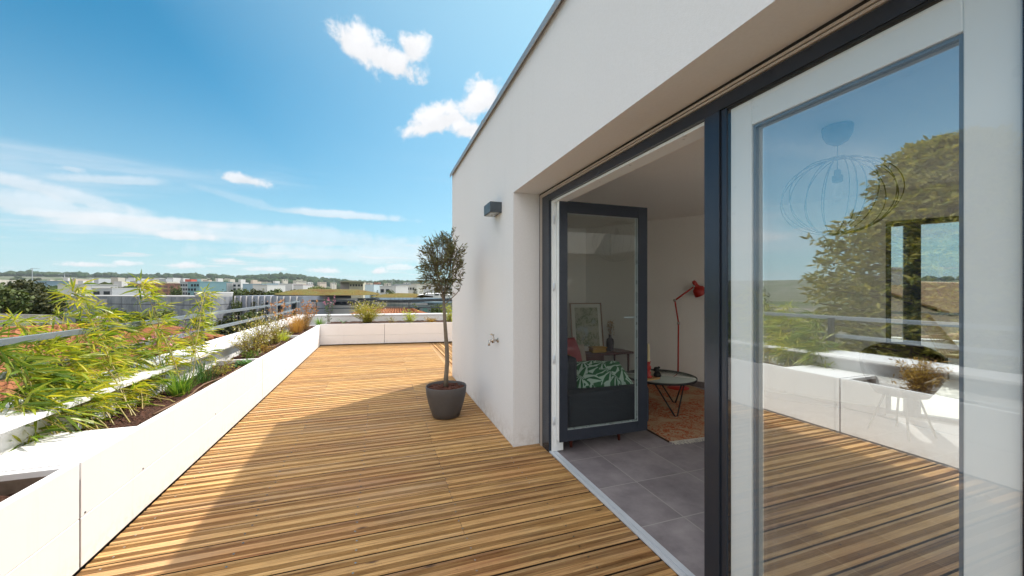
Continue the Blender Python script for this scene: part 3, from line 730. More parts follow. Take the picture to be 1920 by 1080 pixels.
# ================================================================== PLANTS ON THE TERRACE
M_CULM = simple('bamboo_culm', (.30, .24, .07), .45, var=.3, scale=20)
M_STEMB = simple('brown_stem', (.16, .09, .04), .7, var=.3)
M_BAM = leafmat('bamboo_leaves', (.09, .17, .02), (.56, .49, .05), (.29, .35, .035), .42, .35)
M_BAMD = leafmat('bamboo_leaves_deep', (.05, .11, .015), (.42, .40, .045), (.16, .24, .03), .42, .35)
BIAS = Vector((.45, .35, -.28))     # leaves blown one way by the wind
def bamboo(x, y, z, culms, label, leafm=M_BAM, Lr=(.09, .16), wind=.8):
    """culms: list of (tip point, bare fraction, density)"""
    th = thing('bamboo_plant', (x, y, z), label, 'bamboo', 'bamboo plants in the left planter')
    lf = MB()
    for ti, bare, dens in culms:
        b = Vector((x + random.uniform(-.10, .10), y + random.uniform(-.14, .14), z - .01)); tip = Vector(ti)
        mid = b.lerp(tip, .5) + Vector((0, 0, .10 * (tip - b).length))
        n = 9; pts = []
        for i in range(n + 1):
            t_ = i / n; pts.append(b * (1-t_)**2 + mid * 2*t_*(1-t_) + tip * t_*t_ + Vector((random.gauss(0, .005), random.gauss(0, .005), 0)))
        cm = MB(); cm.tube(pts, [.0052 - .0036 * i / n for i in range(n + 1)], 5, cap=False)
        Lc = (tip - b).length
        nodes = int(dens * Lc * 31)
        for k in range(nodes):
            t_ = bare + (1 - bare) * ((k + random.random()) / nodes) ** .85
            f = t_ * n; i = min(int(f), n - 1); p = pts[i].lerp(pts[i+1], f - i); ax = (pts[i+1] - pts[i]).normalized()
            a = random.uniform(0, 6.28)
            out = Vector((math.cos(a), math.sin(a), random.uniform(-.1, .6)))
            out = (out + BIAS * wind * .8 + ax * .5).normalized()
            lt = random.uniform(.04, .20) * (1.15 - .6 * t_)
            q = p + out * lt
            cm.tube([p, q], [.0016, .0009], 3, cap=False)
            for m in range(random.randint(4, 7)):
                u = random.uniform(.35, 1); pp = p.lerp(q, u)
                ld = (out * .7 + BIAS * wind + Vector((random.gauss(0, .55), random.gauss(0, .55), random.gauss(0, .35)))).normalized()
                L_ = random.uniform(*Lr); lf.leaf(pp, ld, L_, L_ * random.uniform(.085, .135), droop=random.uniform(.1, .35))
        for m in range(5):
            ld = (ax + Vector((random.gauss(0, .35), random.gauss(0, .35), random.gauss(.1, .3)))).normalized()
            lf.leaf(pts[-1], ld, random.uniform(*Lr), .014, droop=.1)
        obj('stem', cm, M_CULM, th)
    obj('foliage', lf, leafm, th)
    return th
Z0 = .50
bamboo(-1.75, 4.75, Z0, [(W(386, 545, 4.6), .30, 1.0), (W(372, 590, 4.5), .25, .9), (W(352, 620, 4.4), .2, .8)], 'slim bamboo plant rising just left of the dark railing post', Lr=(.09, .15))
bamboo(-1.78, 4.30, Z0, [(W(262, 527, 3.9), .22, 1.2), (W(285, 600, 3.9), .2, 1.0), (W(232, 600, 3.8), .2, 1.0), (W(318, 640, 3.9), .2, .8)], 'tall bamboo plant whose tip reaches the white buildings on the skyline')
bamboo(-1.80, 3.95, Z0, [(W(196, 580, 3.6), .2, 1.1), (W(168, 615, 3.5), .2, 1.0), (W(215, 650, 3.6), .15, 1.0), (W(250, 660, 3.6), .15, .9), (W(290, 690, 3.6), .15, .8)], 'bushy bamboo plant in the middle of the clump over the mulch', M_BAMD)
bamboo(-1.80, 3.62, Z0, [(W(136, 540, 3.4), .2, 1.3), (W(112, 590, 3.2), .2, 1.1), (W(88, 640, 3.1), .2, 1.0), (W(150, 680, 3.2), .15, 1.0), (W(185, 720, 3.2), .15, .7)], 'dense tall bamboo plant in front of the long grey building')
bamboo(-1.84, 3.40, Z0, [(W(30, 600, 2.9), .2, 1.2), (W(62, 640, 2.8), .2, 1.1), (W(10, 660, 2.7), .2, 1.2), (W(90, 690, 2.9), .15, 1.0)], 'bamboo plant leaning over the boarded cover near the left edge', Lr=(.11, .18))
bamboo(-1.84, 3.30, Z0, [(W(-20, 640, 2.45), .25, 1.5), (W(35, 690, 2.4), .25, 1.5), (W(5, 730, 2.3), .3, 1.3), (W(70, 720, 2.5), .25, 1.1), (W(20, 830, 2.2), .5, .8), (W(45, 795, 2.3), .5, .7), (W(8, 890, 2.05), .5, .8), (W(62, 825, 2.35), .5, .8), (W(18, 765, 2.2), .4, 1.0), (W(105, 775, 2.7), .35, .8)], 'closest bamboo plant with long drooping leaves over the parapet', M_BAMD, Lr=(.12, .19), wind=1.1)
# low bamboo shoots near the mulch
bamboo(-1.74, 3.92, Z0, [(W(205, 740, 3.15), .2, .9), (W(160, 760, 3.0), .2, .9), (W(262, 742, 3.2), .2, .7), (W(225, 715, 3.3), .1, .9)], 'short bamboo shoots at the edge of the brown mulch', Lr=(.06, .11), wind=.5)

def tuft(name, x, y, z, n, L0, L1, w, lean, m, label, cat='grass tuft', curl=1.0, r=.06, group=None, flower=None):
    mb = MB()
    for i in range(n):
        a = random.uniform(0, 6.28); rr = r * random.random()
        mb.blade((x + rr*math.cos(a), y + rr*math.sin(a), z - .01), a + random.gauss(0, .5), random.uniform(L0, L1), w, random.uniform(0, lean), random.uniform(.2, 1) * curl)
    if flower is None:
        o = obj(name, mb, m); return tag(o, label, cat, group)
    th = thing(name, (x, y, z), label, cat, group); obj('foliage', mb, m, th); return th
M_GR1 = leafmat('grass_green', (.06, .17, .03), (.26, .36, .06), (.12, .24, .04), .35)
M_GR2 = leafmat('grass_dark', (.035, .10, .035), (.09, .17, .05), None, .25)
M_DRY = leafmat('grass_dry', (.42, .24, .09), (.55, .36, .12), (.32, .17, .06), .35, .6)
M_YEL = leafmat('grass_lime', (.32, .42, .05), (.50, .52, .10), None, .4)
tuft('grass_tuft', -1.72, 4.30, .50, 170, .14, .30, .009, .75, M_GR1, 'bright green arching grass tuft on the mulch beside the bamboo', r=.07)
tuft('grass_tuft', -1.70, 4.75, .50, 140, .14, .34, .006, .6, M_GR2, 'thin dark green spiky grass tuft beside the arching tuft', r=.09, curl=.6)
tuft('grass_tuft', -1.72, 8.15, .52, 200, .16, .27, .009, .8, M_YEL, 'lime green grass tuft beyond the second planter divider', r=.10)
tuft('grass_tuft', -1.70, 9.35, .53, 260, .25, .50, .007, .5, M_DRY, 'dried brown grass tuft in the corner planter, leftmost of two', r=.13)
tuft('grass_tuft', -1.75, 10.2, .53, 260, .25, .55, .007, .45, M_DRY, 'dried brown grass tuft in the corner planter, close to the far planter', r=.14)
def bush(name, x, y, z, n, h0, h1, sp, lm, fm, label, nleaf=14, nfl=5, ls=.03, fs=.012, cat='shrub', curved=.5, sm=M_STEMB, lw=.35):
    th = thing(name, (x, y, z), label, cat)
    st, lf, fl = MB(), MB(), MB(); heads = []
    for i in range(n):
        fl = MB() if n <= 40 else fl; heads.append(fl)
        a = random.uniform(0, 6.28); hh = random.uniform(h0, h1); s_ = sp * random.random() ** .6
        b = Vector((x + random.uniform(-.05, .05), y + random.uniform(-.05, .05), z - .01))
        tip = b + Vector((math.cos(a) * s_, math.sin(a) * s_, hh)); mid = b.lerp(tip, .5) + Vector((0, 0, hh * .15)) - Vector((math.cos(a), math.sin(a), 0)) * s_ * .2
        pts = [b * (1-t_)**2 + mid * 2*t_*(1-t_) + tip * t_*t_ for t_ in (0, .25, .5, .75, 1)]
        st.tube(pts, [.0024, .002, .0018, .0014, .001], 3, cap=False)
        for k in range(nleaf):
            t_ = random.uniform(.08, .9) * 4; j = min(int(t_), 3); p = pts[j].lerp(pts[j+1], t_ - j)
            d = Vector((random.gauss(0, 1), random.gauss(0, 1), random.gauss(.4, .6))).normalized()
            L_ = ls * random.uniform(.6, 1.3); lf.leaf(p + d * random.uniform(0, .03), d, L_, L_ * lw, droop=.1)
        for k in range(nfl):
            t_ = random.uniform(.72, 1.0) * 4; j = min(int(t_), 3); p = pts[j].lerp(pts[j+1], t_ - j) + Vector((random.gauss(0, .015), random.gauss(0, .015), random.gauss(0, .01)))
            nn = Vector((random.gauss(0, 1), random.gauss(0, 1), random.gauss(.6, 1))).normalized()
            for q in range(4):
                aa = q * math.pi / 2 + random.random(); u = nn.orthogonal().normalized(); v = nn.cross(u)
                fl.leaf(p, u * math.cos(aa) + v * math.sin(aa) + nn * .3, fs * 1.6, fs, nrm=nn, droop=0)
    obj('stems', st, sm, th); obj('foliage', lf, lm, th)
    if nfl and n > 40: obj('petals', fl, fm, th)
    elif nfl:
        for h_ in heads: obj('flower_head', h_, fm, th)
    return th
M_FW = simple('petal_white', (.80, .74, .66), .6, var=.08)
M_FP = simple('petal_pink', (.55, .20, .32), .6, var=.25, scale=40)
M_FPU = simple('petal_purple', (.30, .19, .34), .6, var=.2, scale=40)
M_FO = simple('seedhead_orange', (.42, .19, .06), .8, var=.3, scale=40)
M_GAU = leafmat('gaura_leaves', (.20, .23, .05), (.46, .38, .10), (.33, .30, .06), .35)
M_GAB = leafmat('autumn_leaves', (.30, .16, .05), (.44, .30, .09), (.38, .26, .06), .3)
bush('white_flower_shrub', -1.72, 6.25, .51, 60, .25, .62, .34, M_GAU, M_FW, 'airy shrub with small white flowers just beyond the first planter divider', nfl=1, nleaf=20, fs=.008)
bush('white_flower_shrub', -1.74, 6.95, .51, 70, .25, .66, .34, M_GAU, M_FW, 'airy shrub with small white flowers, second along the left planter', nfl=1, nleaf=20, fs=.008)
bush('white_flower_shrub', -1.72, 7.65, .51, 60, .2, .58, .30, M_GAU, M_FW, 'airy shrub with small white flowers next to the lime green tuft', nfl=1, nleaf=20, fs=.008)
bush('brown_stem_plant', -1.85, 8.75, .52, 26, .45, .78, .30, M_GAB, M_FO, 'tall brown stemmed plant with dry seed heads in front of the railing', nleaf=9, nfl=3, fs=.018)
bush('brown_stem_plant', -1.60, 9.9, .53, 40, .4, .72, .26, M_GAB, M_FO, 'russet plant with dense dry seed heads in the corner planter', nleaf=16, nfl=4, fs=.016)
bush('pink_flower_plant', -1.35, 11.95, .53, 12, .55, .80, .22, M_GR2, M_FP, 'tall plant with pink flower heads at the terrace corner', nleaf=9, nfl=3, fs=.018, ls=.06)
bush('purple_flower_plant', -2.0, 5.15, .50, 5, .55, .70, .18, M_GAU, M_FPU, 'small purple and pink flower heads beside the dark railing post', nleaf=3, nfl=4, fs=.012)
bush('pink_flower_plant', -2.0, 4.62, .50, 5, .5, .62, .18, M_GAU, M_FP, 'few pale pink flower heads among the bamboo tips', nleaf=3, nfl=3, fs=.012)
def fp(px, off=.35, z=.53):      # point on the far soil seen at this image column
    d = pdir(px, HY); s0 = far(0, off)
    k = (s0.x * -FN.x + s0.y * -FN.y) / (-(d.x * FN.x + d.y * FN.y)); return (d.x * k, d.y * k, z)
x, y, z = fp(600, .35); tuft('grass_tuft', x, y, z, 170, .12, .28, .008, .9, M_GR1, 'green grass tuft at the left end of the far planter', r=.10)
x, y, z = fp(644, .35)
mb = MB()
for a, L_ in ((2.6, .42), (.3, .40), (2.9, .36), (.1, .30), (3.6, .3), (1.2, .25), (2.2, .3)): mb.blade((x, y, z), a, L_, .03, .5, 1.6, n=8)
tag(obj('strap_leaf_plant', mb, M_GR2), 'dark plant with long arching strap leaves in the far planter', 'plant')
x, y, z = fp(690, .45); bush('white_flower_shrub', x, y, z, 190, .25, .72, .58, leafmat('gold_leaves', (.22, .26, .03), (.46, .42, .07), (.34, .34, .05), .4), M_FW, 'large rounded golden green shrub with white flowers in the far planter', nleaf=26, nfl=1, ls=.04, fs=.010)
x, y, z = fp(769, .4); bush('yellow_green_shrub', x, y, z, 34, .15, .50, .30, M_YEL, M_FW, 'sparse yellow green shrub halfway between golden shrub and olive trunk', nleaf=14, nfl=0, ls=.05)
x, y, z = fp(808, .4); bush('low_bronze_plant', x, y, z, 30, .06, .18, .22, M_GAB, M_FW, 'low bronze green plant between two yellow green shrubs', nleaf=12, nfl=0, ls=.05)
x, y, z = fp(843, .4); bush('yellow_green_shrub', x, y, z, 50, .2, .62, .32, M_YEL, M_FW, 'taller yellow green shrub right behind the olive trunk', nleaf=18, nfl=0, ls=.04)
x, y, z = fp(735, .5); bush('sprig_plant', x, y, z, 14, .1, .25, .25, M_GAU, M_FW, 'low spreading sprigs at the foot of the golden shrub', nleaf=10, nfl=0)
bush('rounded_shrub', -1.74, 2.12, .45, 60, .18, .42, .20, M_GAB, M_FW, 'low rounded bronze shrub in the nearest planter, mirrored in the fixed pane', nleaf=22, nfl=0, ls=.04)
# strawberry-like leaves and dead blades near the second divider
bush('low_leafy_plant', -1.62, 5.65, .50, 26, .03, .09, .14, leafmat('round_leaves', (.06, .16, .05), (.14, .26, .09), None, .2), M_FW, 'low round leaved plant tucked against the planter divider', nleaf=7, nfl=0, ls=.045, lw=.85)
bush('low_leafy_plant', -1.70, 5.2, .50, 40, .06, .20, .22, M_GAU, M_FW, 'tangle of thin green weeds between tuft and divider', nleaf=10, nfl=0, ls=.03)
bush('low_leafy_plant', -1.66, 6.1, .51, 26, .06, .16, .18, M_GR1, M_FW, 'fresh green seedlings at the foot of the white flowering shrubs', nleaf=10, nfl=0, ls=.03)
bush('low_leafy_plant', -1.66, 6.8, .51, 30, .04, .14, .18, M_GAB, M_FW, 'bronze leaved ground plant in front of the white flowering shrubs', nleaf=10, nfl=0, ls=.03)
mb = MB()
for i in range(26):
    yy = random.uniform(3.35, 8.3); mb.blade((random.uniform(-1.84, -1.56), yy, .515), random.uniform(0, 6.28), random.uniform(.08, .30), .008, 1.35, .3)
tag(obj('dead_grass_blades', mb, M_DRY), None, None, None, 'stuff')

# ================================================================== ROOM
M_SOFA = simple('sofa_navy', (.018, .024, .038), .85, var=.15, scale=30, bump=.3, bscale=300)
M_MAHO = simple('mahogany', (.10, .022, .014), .35, var=.3, scale=5)
M_RED = simple('red_enamel', (.42, .02, .012), .35, var=.05)
sf = thing('sofa', (2.1, 4.1, 0), 'dark navy sofa behind the open glass door', 'sofa')
obj('seat', MB().box(1.66, 3.19, .13, 2.52, 4.95, .44), M_SOFA, sf, bevel=.03)
obj('backrest', MB().box(1.66, 3.34, .445, 1.84, 4.95, .80), M_SOFA, sf, bevel=.04)
obj('armrest', MB().box(1.64, 3.16, .14, 2.54, 3.33, .50), M_SOFA, sf, bevel=.03)
obj('armrest', MB().box(1.64, 4.955, .14, 2.54, 5.10, .50), M_SOFA, sf, bevel=.03)
for x in (1.68, 2.20):
    for y in (3.2, 5.0): obj('leg', MB().tube([(x, y, .13), (x + .0, y - .01, .0)], [.022, .012], 8), M_MAHO, sf)
def cushion(c, sx, sy, sz, rot):
    mb = MB(); n = 18; vs = []; fs = []
    for side in (1, -1):
        for j in range(n + 1):
            for i in range(n + 1):
                u, v = i/n*2-1, j/n*2-1
                th_ = (max(0, (1 - u*u) * (1 - v*v))) ** .42
                k = 1 - .06 * (abs(u*v)) ** .5 + .03 * abs(u*v)
                wr = 1 + .06 * noise.noise(Vector((u*3, v*3, side)))
                vs.append(Vector(c) + rot @ Vector((u * sx/2 * k, v * sy/2 * k, side * th_ * sz/2 * wr)))
    m = (n + 1) ** 2
    for s_, off in ((0, 0), (1, m)):
        for j in range(n):
            for i in range(n):
                f = (off+j*(n+1)+i, off+j*(n+1)+i+1, off+(j+1)*(n+1)+i+1, off+(j+1)*(n+1)+i); fs.append(f if s_ == 0 else f[::-1])
    mb.add(vs, fs, 0, True); return mb
def palmfabric():
    m, t = mat('palm_print'); p = t.geo()
    c = None
    q = t.mapping(p, (1, 1, 1), (0, 0, R(20)))
    v = t.n('ShaderNodeTexVoronoi'); v.inputs['Scale'].default_value = 8.5; t.put(v.inputs['Vector'], t.vm('ADD', q, t.vm('SCALE', t.noise(q, 6, 2, .5, 0, True), sc=.12)))
    d = t.vm('SUBTRACT', q, v.outputs['Position']); s_ = t.sep(t.vm('SUBTRACT', q, v.outputs['Position']))
    ang_ = t.math('ARCTAN2', s_[1], s_[0])
    st = t.math('SINE', t.math('MULTIPLY', ang_, 11))
    k = t.mapr(t.math('ADD', st, t.math('MULTIPLY', v.outputs['Distance'], -1.2)), -.95, -.75)
    col = t.mix(k, (.52, .66, .58), t.mix(t.noise(p, 30, 3), (.008, .09, .03), (.02, .18, .06)))
    t.out(t.pbr(col, .8)); return m
M_PALM = palmfabric()
def pp(px, py, d): return W(px, py, d)
rt = Matrix.Rotation(R(-8), 3, 'Z') @ Matrix.Rotation(R(28), 3, 'X')
tag(obj('cushion', cushion((2.17, 3.52, .575), .66, .40, .15, rt), M_PALM), 'white and green palm leaf cushion lying on the navy sofa', 'cushion', 'cushions on the sofa')
rt = Matrix.Rotation(R(25), 3, 'Z') @ Matrix.Rotation(R(70), 3, 'X')
tag(obj('cushion', cushion((2.17, 4.25, .66), .55, .42, .16, rt), simple('pink_velvet', (.33, .035, .045), .6, var=.25, scale=14)), 'deep pink cushion standing upright on the navy sofa', 'cushion', 'cushions on the sofa')
rt = Matrix.Rotation(R(0), 3, 'Z') @ Matrix.Rotation(R(75), 3, 'X')
tag(obj('cushion', cushion((2.40, 4.45, .60), .32, .30, .13, rt), simple('beige_linen', (.36, .31, .25), .9)), 'small beige cushion at the right end of the sofa', 'cushion', 'cushions on the sofa')
mb = MB()
for i in range(9): mb.tube([(1.845, 3.5 + i*.012, .79), (1.855, 3.49 + i*.012, .62), (1.865 + random.uniform(-.02, .02), 3.48 + i*.012, .44)], .004, 4)
tag(obj('fringed_throw', mb, simple('mustard_wool', (.45, .26, .06), .9)), 'mustard fringed throw hanging over the sofa back', 'throw')
sb = thing('sideboard', (3.2, 5.55, 0), 'low dark mahogany sideboard against the back wall', 'sideboard')
obj('top', MB().box(2.50, 5.28, .42, 3.93, 5.78, .455), M_MAHO, sb, bevel=.008)
obj('cabinet_body', MB().box(2.55, 5.33, .14, 3.4, 5.76, .4195), M_MAHO, sb, bevel=.005)
for x in (2.57, 3.86):
    for y in (5.34, 5.72): obj('leg', MB().tube([(x, y, .419 if x > 3.5 else .1395), (x, y, 0)], [.02, .013], 8), M_MAHO, sb)
def poster_mat():
    m, t = mat('botanical_print'); p = t.geo()
    n = t.noise(p, 9, 6, .65, 1.2); v = t.n('ShaderNodeTexVoronoi'); v.inputs['Scale'].default_value = 38; t.put(v.inputs['Vector'], p)
    c = t.mix(t.mapr(n, .42, .58), (.36, .36, .26), (.10, .14, .06))
    c = t.mix(t.mapr(v.outputs['Distance'], .25, .5, .6, 0), c, (.42, .42, .30))
    s_ = t.sep(p); c = t.mix(t.mapr(t.noise(p, 4, 3), .55, .65), c, (.36, .42, .46))
    t.out(t.pbr(c, .5)); return m
pc = thing('framed_picture', (3.05, 5.68, .456), 'framed pale green botanical picture leaning on the sideboard', 'picture')
px_, py_ = 2.92, 5.50
ax = Matrix.Rotation(R(-7), 3, 'Z') @ Matrix.Rotation(R(-9), 3, 'X')
def on(u, v, wv=0): return Vector((px_, py_, .457)) + ax @ Vector((u, wv, v))
Wp, Hp = .55, .80
mb = MB()
for u0, v0, u1, v1 in ((0, 0, Wp, .018), (0, Hp - .018, Wp, Hp), (0, .018, .018, Hp - .018), (Wp - .018, .018, Wp, Hp - .018)):
    mb.obox(on((u0+u1)/2, (v0+v1)/2, 0), (u1-u0, .022, v1-v0), ax)
obj('frame', mb, simple('oak_frame', (.20, .10, .05), .5), pc)
obj('passepartout', MB().obox(on(Wp/2, Hp/2, .004), (Wp - .03, .004, Hp - .03), ax), simple('card_white', (.62, .62, .56), .6), pc)
obj('print', MB().obox(on(Wp/2 + .005, Hp/2 + .01, -.001), (Wp - .15, .002, Hp - .17), ax), poster_mat(), pc)
b = Vector((3.62, 5.5, .457))
vt = thing('vase', b, 'dark glass bottle vase standing on the sideboard', 'vase')
obj('vase_body', MB().lathe([(0, 0), (.055, 0), (.062, .02), (.063, .15), (.055, .19), (.024, .215), (.022, .25), (.028, .26)], b, 24), simple('smoked_glass', (.03, .03, .045), .12), vt)
mb = MB(); fl = MB()
for i in range(16):
    a = random.uniform(0, 6.28); tip = b + Vector((math.cos(a)*.08*random.random(), math.sin(a)*.08*random.random(), random.uniform(.36, .52)))
    mb.tube([b + Vector((0, 0, .22)), tip], .002, 3, cap=False)
    for k in range(9): fl.leaf(tip - Vector((0, 0, random.random()*.12)), Vector((random.gauss(0, 1), random.gauss(0, 1), 1)), .035, .012)
df = thing('dried_flowers', b + Vector((0, 0, .2)), 'dried ochre flower sprigs held in the dark vase', 'dried flowers')
obj('stems', mb, M_STEMB, df); obj('petals', fl, M_DRY, df)
bx = thing('storage_box', (3.33, 5.42, .456), 'yellow round cornered box on the sideboard before the picture', 'box')
my = simple('mustard_box', (.50, .28, .02), .5)
obj('box_body', MB().box(3.20, 5.33, .456, 3.45, 5.48, .525), my, bx, bevel=.02); obj('lid', MB().box(3.195, 5.325, .5255, 3.455, 5.485, .55), my, bx, bevel=.01)
mb = MB(); cK = Vector((2.74, 5.42, .545))
for k in range(3):
    rot_ = Matrix.Rotation(k * R(60), 3, 'Z') @ Matrix.Rotation(R(60), 3, 'X')
    mb.tube([cK + rot_ @ Vector((.078*math.cos(a), .078*math.sin(a), 0)) for a in [i*math.pi/8 for i in range(17)]], .011, 8, cap=False)
tag(obj('knot_sculpture', mb, M_BLACK), 'black knotted ring sculpture at the left end of the sideboard', 'sculpture')
# coffee table
tx, ty = 3.27, 3.88
ct = thing('coffee_table', (tx, ty, 0), 'low round mirror topped coffee table with black hairpin legs', 'coffee table')
obj('table_top', MB().lathe([(0, .385), (.40, .385), (.405, .39), (.405, .397), (.40, .402), (0, .402)], (tx, ty, 0), 48), simple('mirror_glass', (.55, .66, .63), .05, .5, var=.01, rv=.0), ct)
obj('rim', MB().lathe([(.407, .380), (.414, .380), (.414, .404), (.407, .404)], (tx, ty, 0), 48), M_BLACK, ct)
for k in range(3):
    a = R(-100 + 120 * k); e = Vector((math.cos(a), math.sin(a), 0)); s_ = Vector((-e.y, e.x, 0)); c0 = Vector((tx, ty, 0))
    obj('leg', MB().tube([c0 + e*.20 + s_*.20 + Vector((0, 0, .384)), c0 + e*.34 + s_*.015 + Vector((0, 0, .012)), c0 + e*.34 - s_*.015 + Vector((0, 0, .012)), c0 + e*.20 - s_*.20 + Vector((0, 0, .384))], .009, 8), M_BLACK, ct)
b = Vector((3.06, 3.82, .403))
tray = obj('wooden_board', MB().prism([(b.x - .16 + .30*u, b.y - .12 + .16*v + .02*u) for u, v in ((0, .1), (.3, 0), (.8, .1), (1, .5), (.85, .9), (.3, 1), (.02, .7))], .4025, .418), simple('light_oak', (.50, .30, .12), .5, var=.2, scale=20), bevel=.004)
tag(tray, 'light wooden serving board lying on the coffee table', 'board')
tag(obj('book', MB().obox((3.20, 3.98, .416), (.24, .17, .026), rz=.4), simple('paper_cover', (.40, .36, .28), .6), bevel=.002), 'pale closed book lying behind the wooden board', 'book')
b = Vector((3.03, 3.80, .4185))
hd = thing('candle_holder', b, 'turned red candle holder on the wooden board', 'candle holder')
obj('holder_body', MB().lathe([(0, 0), (.045, 0), (.045, .012), (.025, .03), (.032, .06), (.018, .08), (.034, .11), (.03, .135), (.016, .15), (.026, .17), (.022, .18), (0, .18)], b, 20), M_RED, hd)
obj('drip_pan', MB().lathe([(.0, .181), (.03, .183), (.034, .188), (.0, .186)], b, 20), M_RED, hd)
cd = thing('candle', b + Vector((0, 0, .189)), 'tapered cream candle standing in the red holder', 'candle')
obj('wax', MB().lathe([(.017, 0), (.016, .15), (.011, .20), (.004, .215), (0, .216)], b + Vector((0, 0, .189)), 16), simple('cream_wax', (.66, .55, .32), .5), cd)
obj('wick', MB().tube([b + Vector((0, 0, .404)), b + Vector((.003, 0, .418))], .0012, 4), M_BLACK, cd)
b = Vector((3.16, 3.80, .4185))
mb = MB().lathe([(0, 0), (.04, 0), (.045, .02), (.035, .045), (.022, .055), (0, .058)], b, 16).lathe([(0, .05), (.028, .06), (.034, .085), (.024, .11), (.0, .118)], b + Vector((-.012, 0, 0)), 16).lathe([(0, .0), (.014, .004), (.016, .02), (0, .03)], b + Vector((.014, -.01, .095)), 10)
tag(obj('bird_figurine', mb, M_BLACK), 'small rounded black bird figurine beside the candle holder', 'figurine')
# floor lamp
lx, ly = 4.18, 4.58
fl = thing('floor_lamp', (lx, ly, 0), 'red jointed floor lamp with a bell shade against the pale wall', 'floor lamp')
obj('base', MB().lathe([(0, 0), (.15, 0), (.155, .01), (.15, .03), (.06, .045), (0, .05)], (lx, ly, 0), 32), M_RED, fl)
dl = lx * SY + ly * CY
j1, j2, j3 = W(1272, 606, dl), W(1265, 563, dl), W(1301, 537, dl)
obj('pole', MB().tube([(lx, ly, .045), j1], .011, 10), M_RED, fl)
obj('arm', MB().tube([j1, j2], .009, 8).tube([j1 + Vector((.012, 0, .0)), j2 + Vector((.012, 0, 0))], .004, 6), M_RED, fl)
obj('arm', MB().tube([j2, j3], .009, 8).tube([j2 + Vector((0, 0, -.014)), j3 + Vector((0, 0, -.014))], .004, 6), M_RED, fl)
for jj in (j1, j2, j3): obj('joint', MB().lathe([(0, -.02), (.02, -.018), (.02, .018), (0, .02)], jj, 12), M_CHROME, fl)
axd = (W(1316, 556, dl) - W(1301, 531, dl)).normalized(); u_ = axd.orthogonal().normalized(); v_ = axd.cross(u_)
prof = [(.022, -.03), (.03, 0), (.032, .05), (.045, .075), (.078, .10), (.092, .15), (.095, .20)]
c0 = W(1302, 530, dl); vs = []; fs = []; n = 24
for r, s_ in prof:
    for k in range(n): vs.append(c0 + axd * s_ + (u_ * math.cos(2*math.pi*k/n) + v_ * math.sin(2*math.pi*k/n)) * r)
for i in range(len(prof) - 1):
    for k in range(n): fs.append((i*n+k, i*n+(k+1) % n, (i+1)*n+(k+1) % n, (i+1)*n+k))
fs.append(tuple(range(n)))
obj('lamp_shade', MB().add(vs, fs, 0, True), M_RED, fl)
# rug
def rugmat():
    m, t = mat('rug_weave'); p = t.geo()
    n = t.noise(t.vm('ADD', p, t.noise(p, 8, 2, .5, 0, True)), 5.5, 3, .5, 1.4)
    a = t.math('ABSOLUTE', t.math('SUBTRACT', n, .5))
    k = t.math('MULTIPLY', t.mapr(a, .045, .075, 1, 0), t.mapr(t.noise(p, 3, 4), .38, .48))
    c = t.mix(t.noise(p, 2.2, 5), (.42, .27, .15), (.55, .42, .28))
    c = t.mix(t.math('MULTIPLY', k, .95), c, (.42, .07, .02))
    c = t.mix(t.mapr(t.noise(p, 260, 2), .3, .7, 0, .2), c, (.2, .12, .08))
    t.out(t.pbr(c, .95, 0, t.bump(t.noise(p, 160, 2), .5, .004), .1)); return m
rg = thing('rug', (3.4, 4.1, 0), 'beige rug with rust red pattern and cream fringe under the coffee table', 'rug')
rot_ = Matrix.Rotation(R(-3), 3, 'Z')
def rp(u, v): q = Vector((2.62, 2.98, 0)) + rot_ @ Vector((u, v, 0)); return (q.x, q.y)
obj('rug_field', MB().prism([rp(0, 0), rp(1.75, 0), rp(1.75, 2.0), rp(0, 2.0)], .001, .012), rugmat(), rg)
obj('edge_band', MB().prism([rp(-.012, 0), rp(-.0005, 0), rp(-.0005, 2.0), rp(-.012, 2.0)], .001, .0135), simple('dark_binding', (.06, .035, .02), .9), rg)
mb = MB()
for i in range(220):
    u = 1.75 * i / 220; x, y = rp(u, -.001); x2, y2 = rp(u + random.uniform(-.015, .015), -random.uniform(.05, .085)); xm, ym = rp(u + random.uniform(-.01, .01), -.035)
    mb.tube([(x, y, .009), (xm, ym, .012 + random.random()*.006), (x2, y2, .004)], .0035, 3, cap=False)
obj('fringe', mb, simple('cream_wool', (.70, .66, .58), .95), rg)
# pendant
gx, gy, gz = 2.98, 1.77, 2.10
pdn = thing('pendant_lamp', (gx, gy, 2.58), 'black wire globe pendant lamp hanging behind the fixed pane', 'pendant lamp')
obj('canopy', MB().lathe([(.085, 2.58), (.088, 2.565), (.082, 2.52), (.06, 2.475), (.02, 2.45), (0, 2.449)], (gx, gy, 0), 32), simple('canopy_grey', (.05, .055, .06), .5), pdn)
obj('cable', MB().tube([(gx, gy, 2.45), (gx, gy, 2.28)], .0035, 6), M_BLACK, pdn)
obj('lamp_socket', MB().lathe([(.0, 2.285), (.018, 2.28), (.02, 2.245), (.03, 2.24), (.03, 2.20), (.022, 2.195), (0, 2.195)], (gx, gy, 0), 16), M_BLACK, pdn)
bl, bt_ = mat('clear_bulb'); 
g_ = bt_.n('ShaderNodeBsdfTransparent'); g2 = bt_.n('ShaderNodeBsdfGlossy'); g2.inputs['Roughness'].default_value = .02
mx = bt_.n('ShaderNodeMixShader'); mx.inputs[0].default_value = .12; bt_.nt.links.new(g_.outputs[0], mx.inputs[1]); bt_.nt.links.new(g2.outputs[0], mx.inputs[2]); bt_.out(mx.outputs[0])
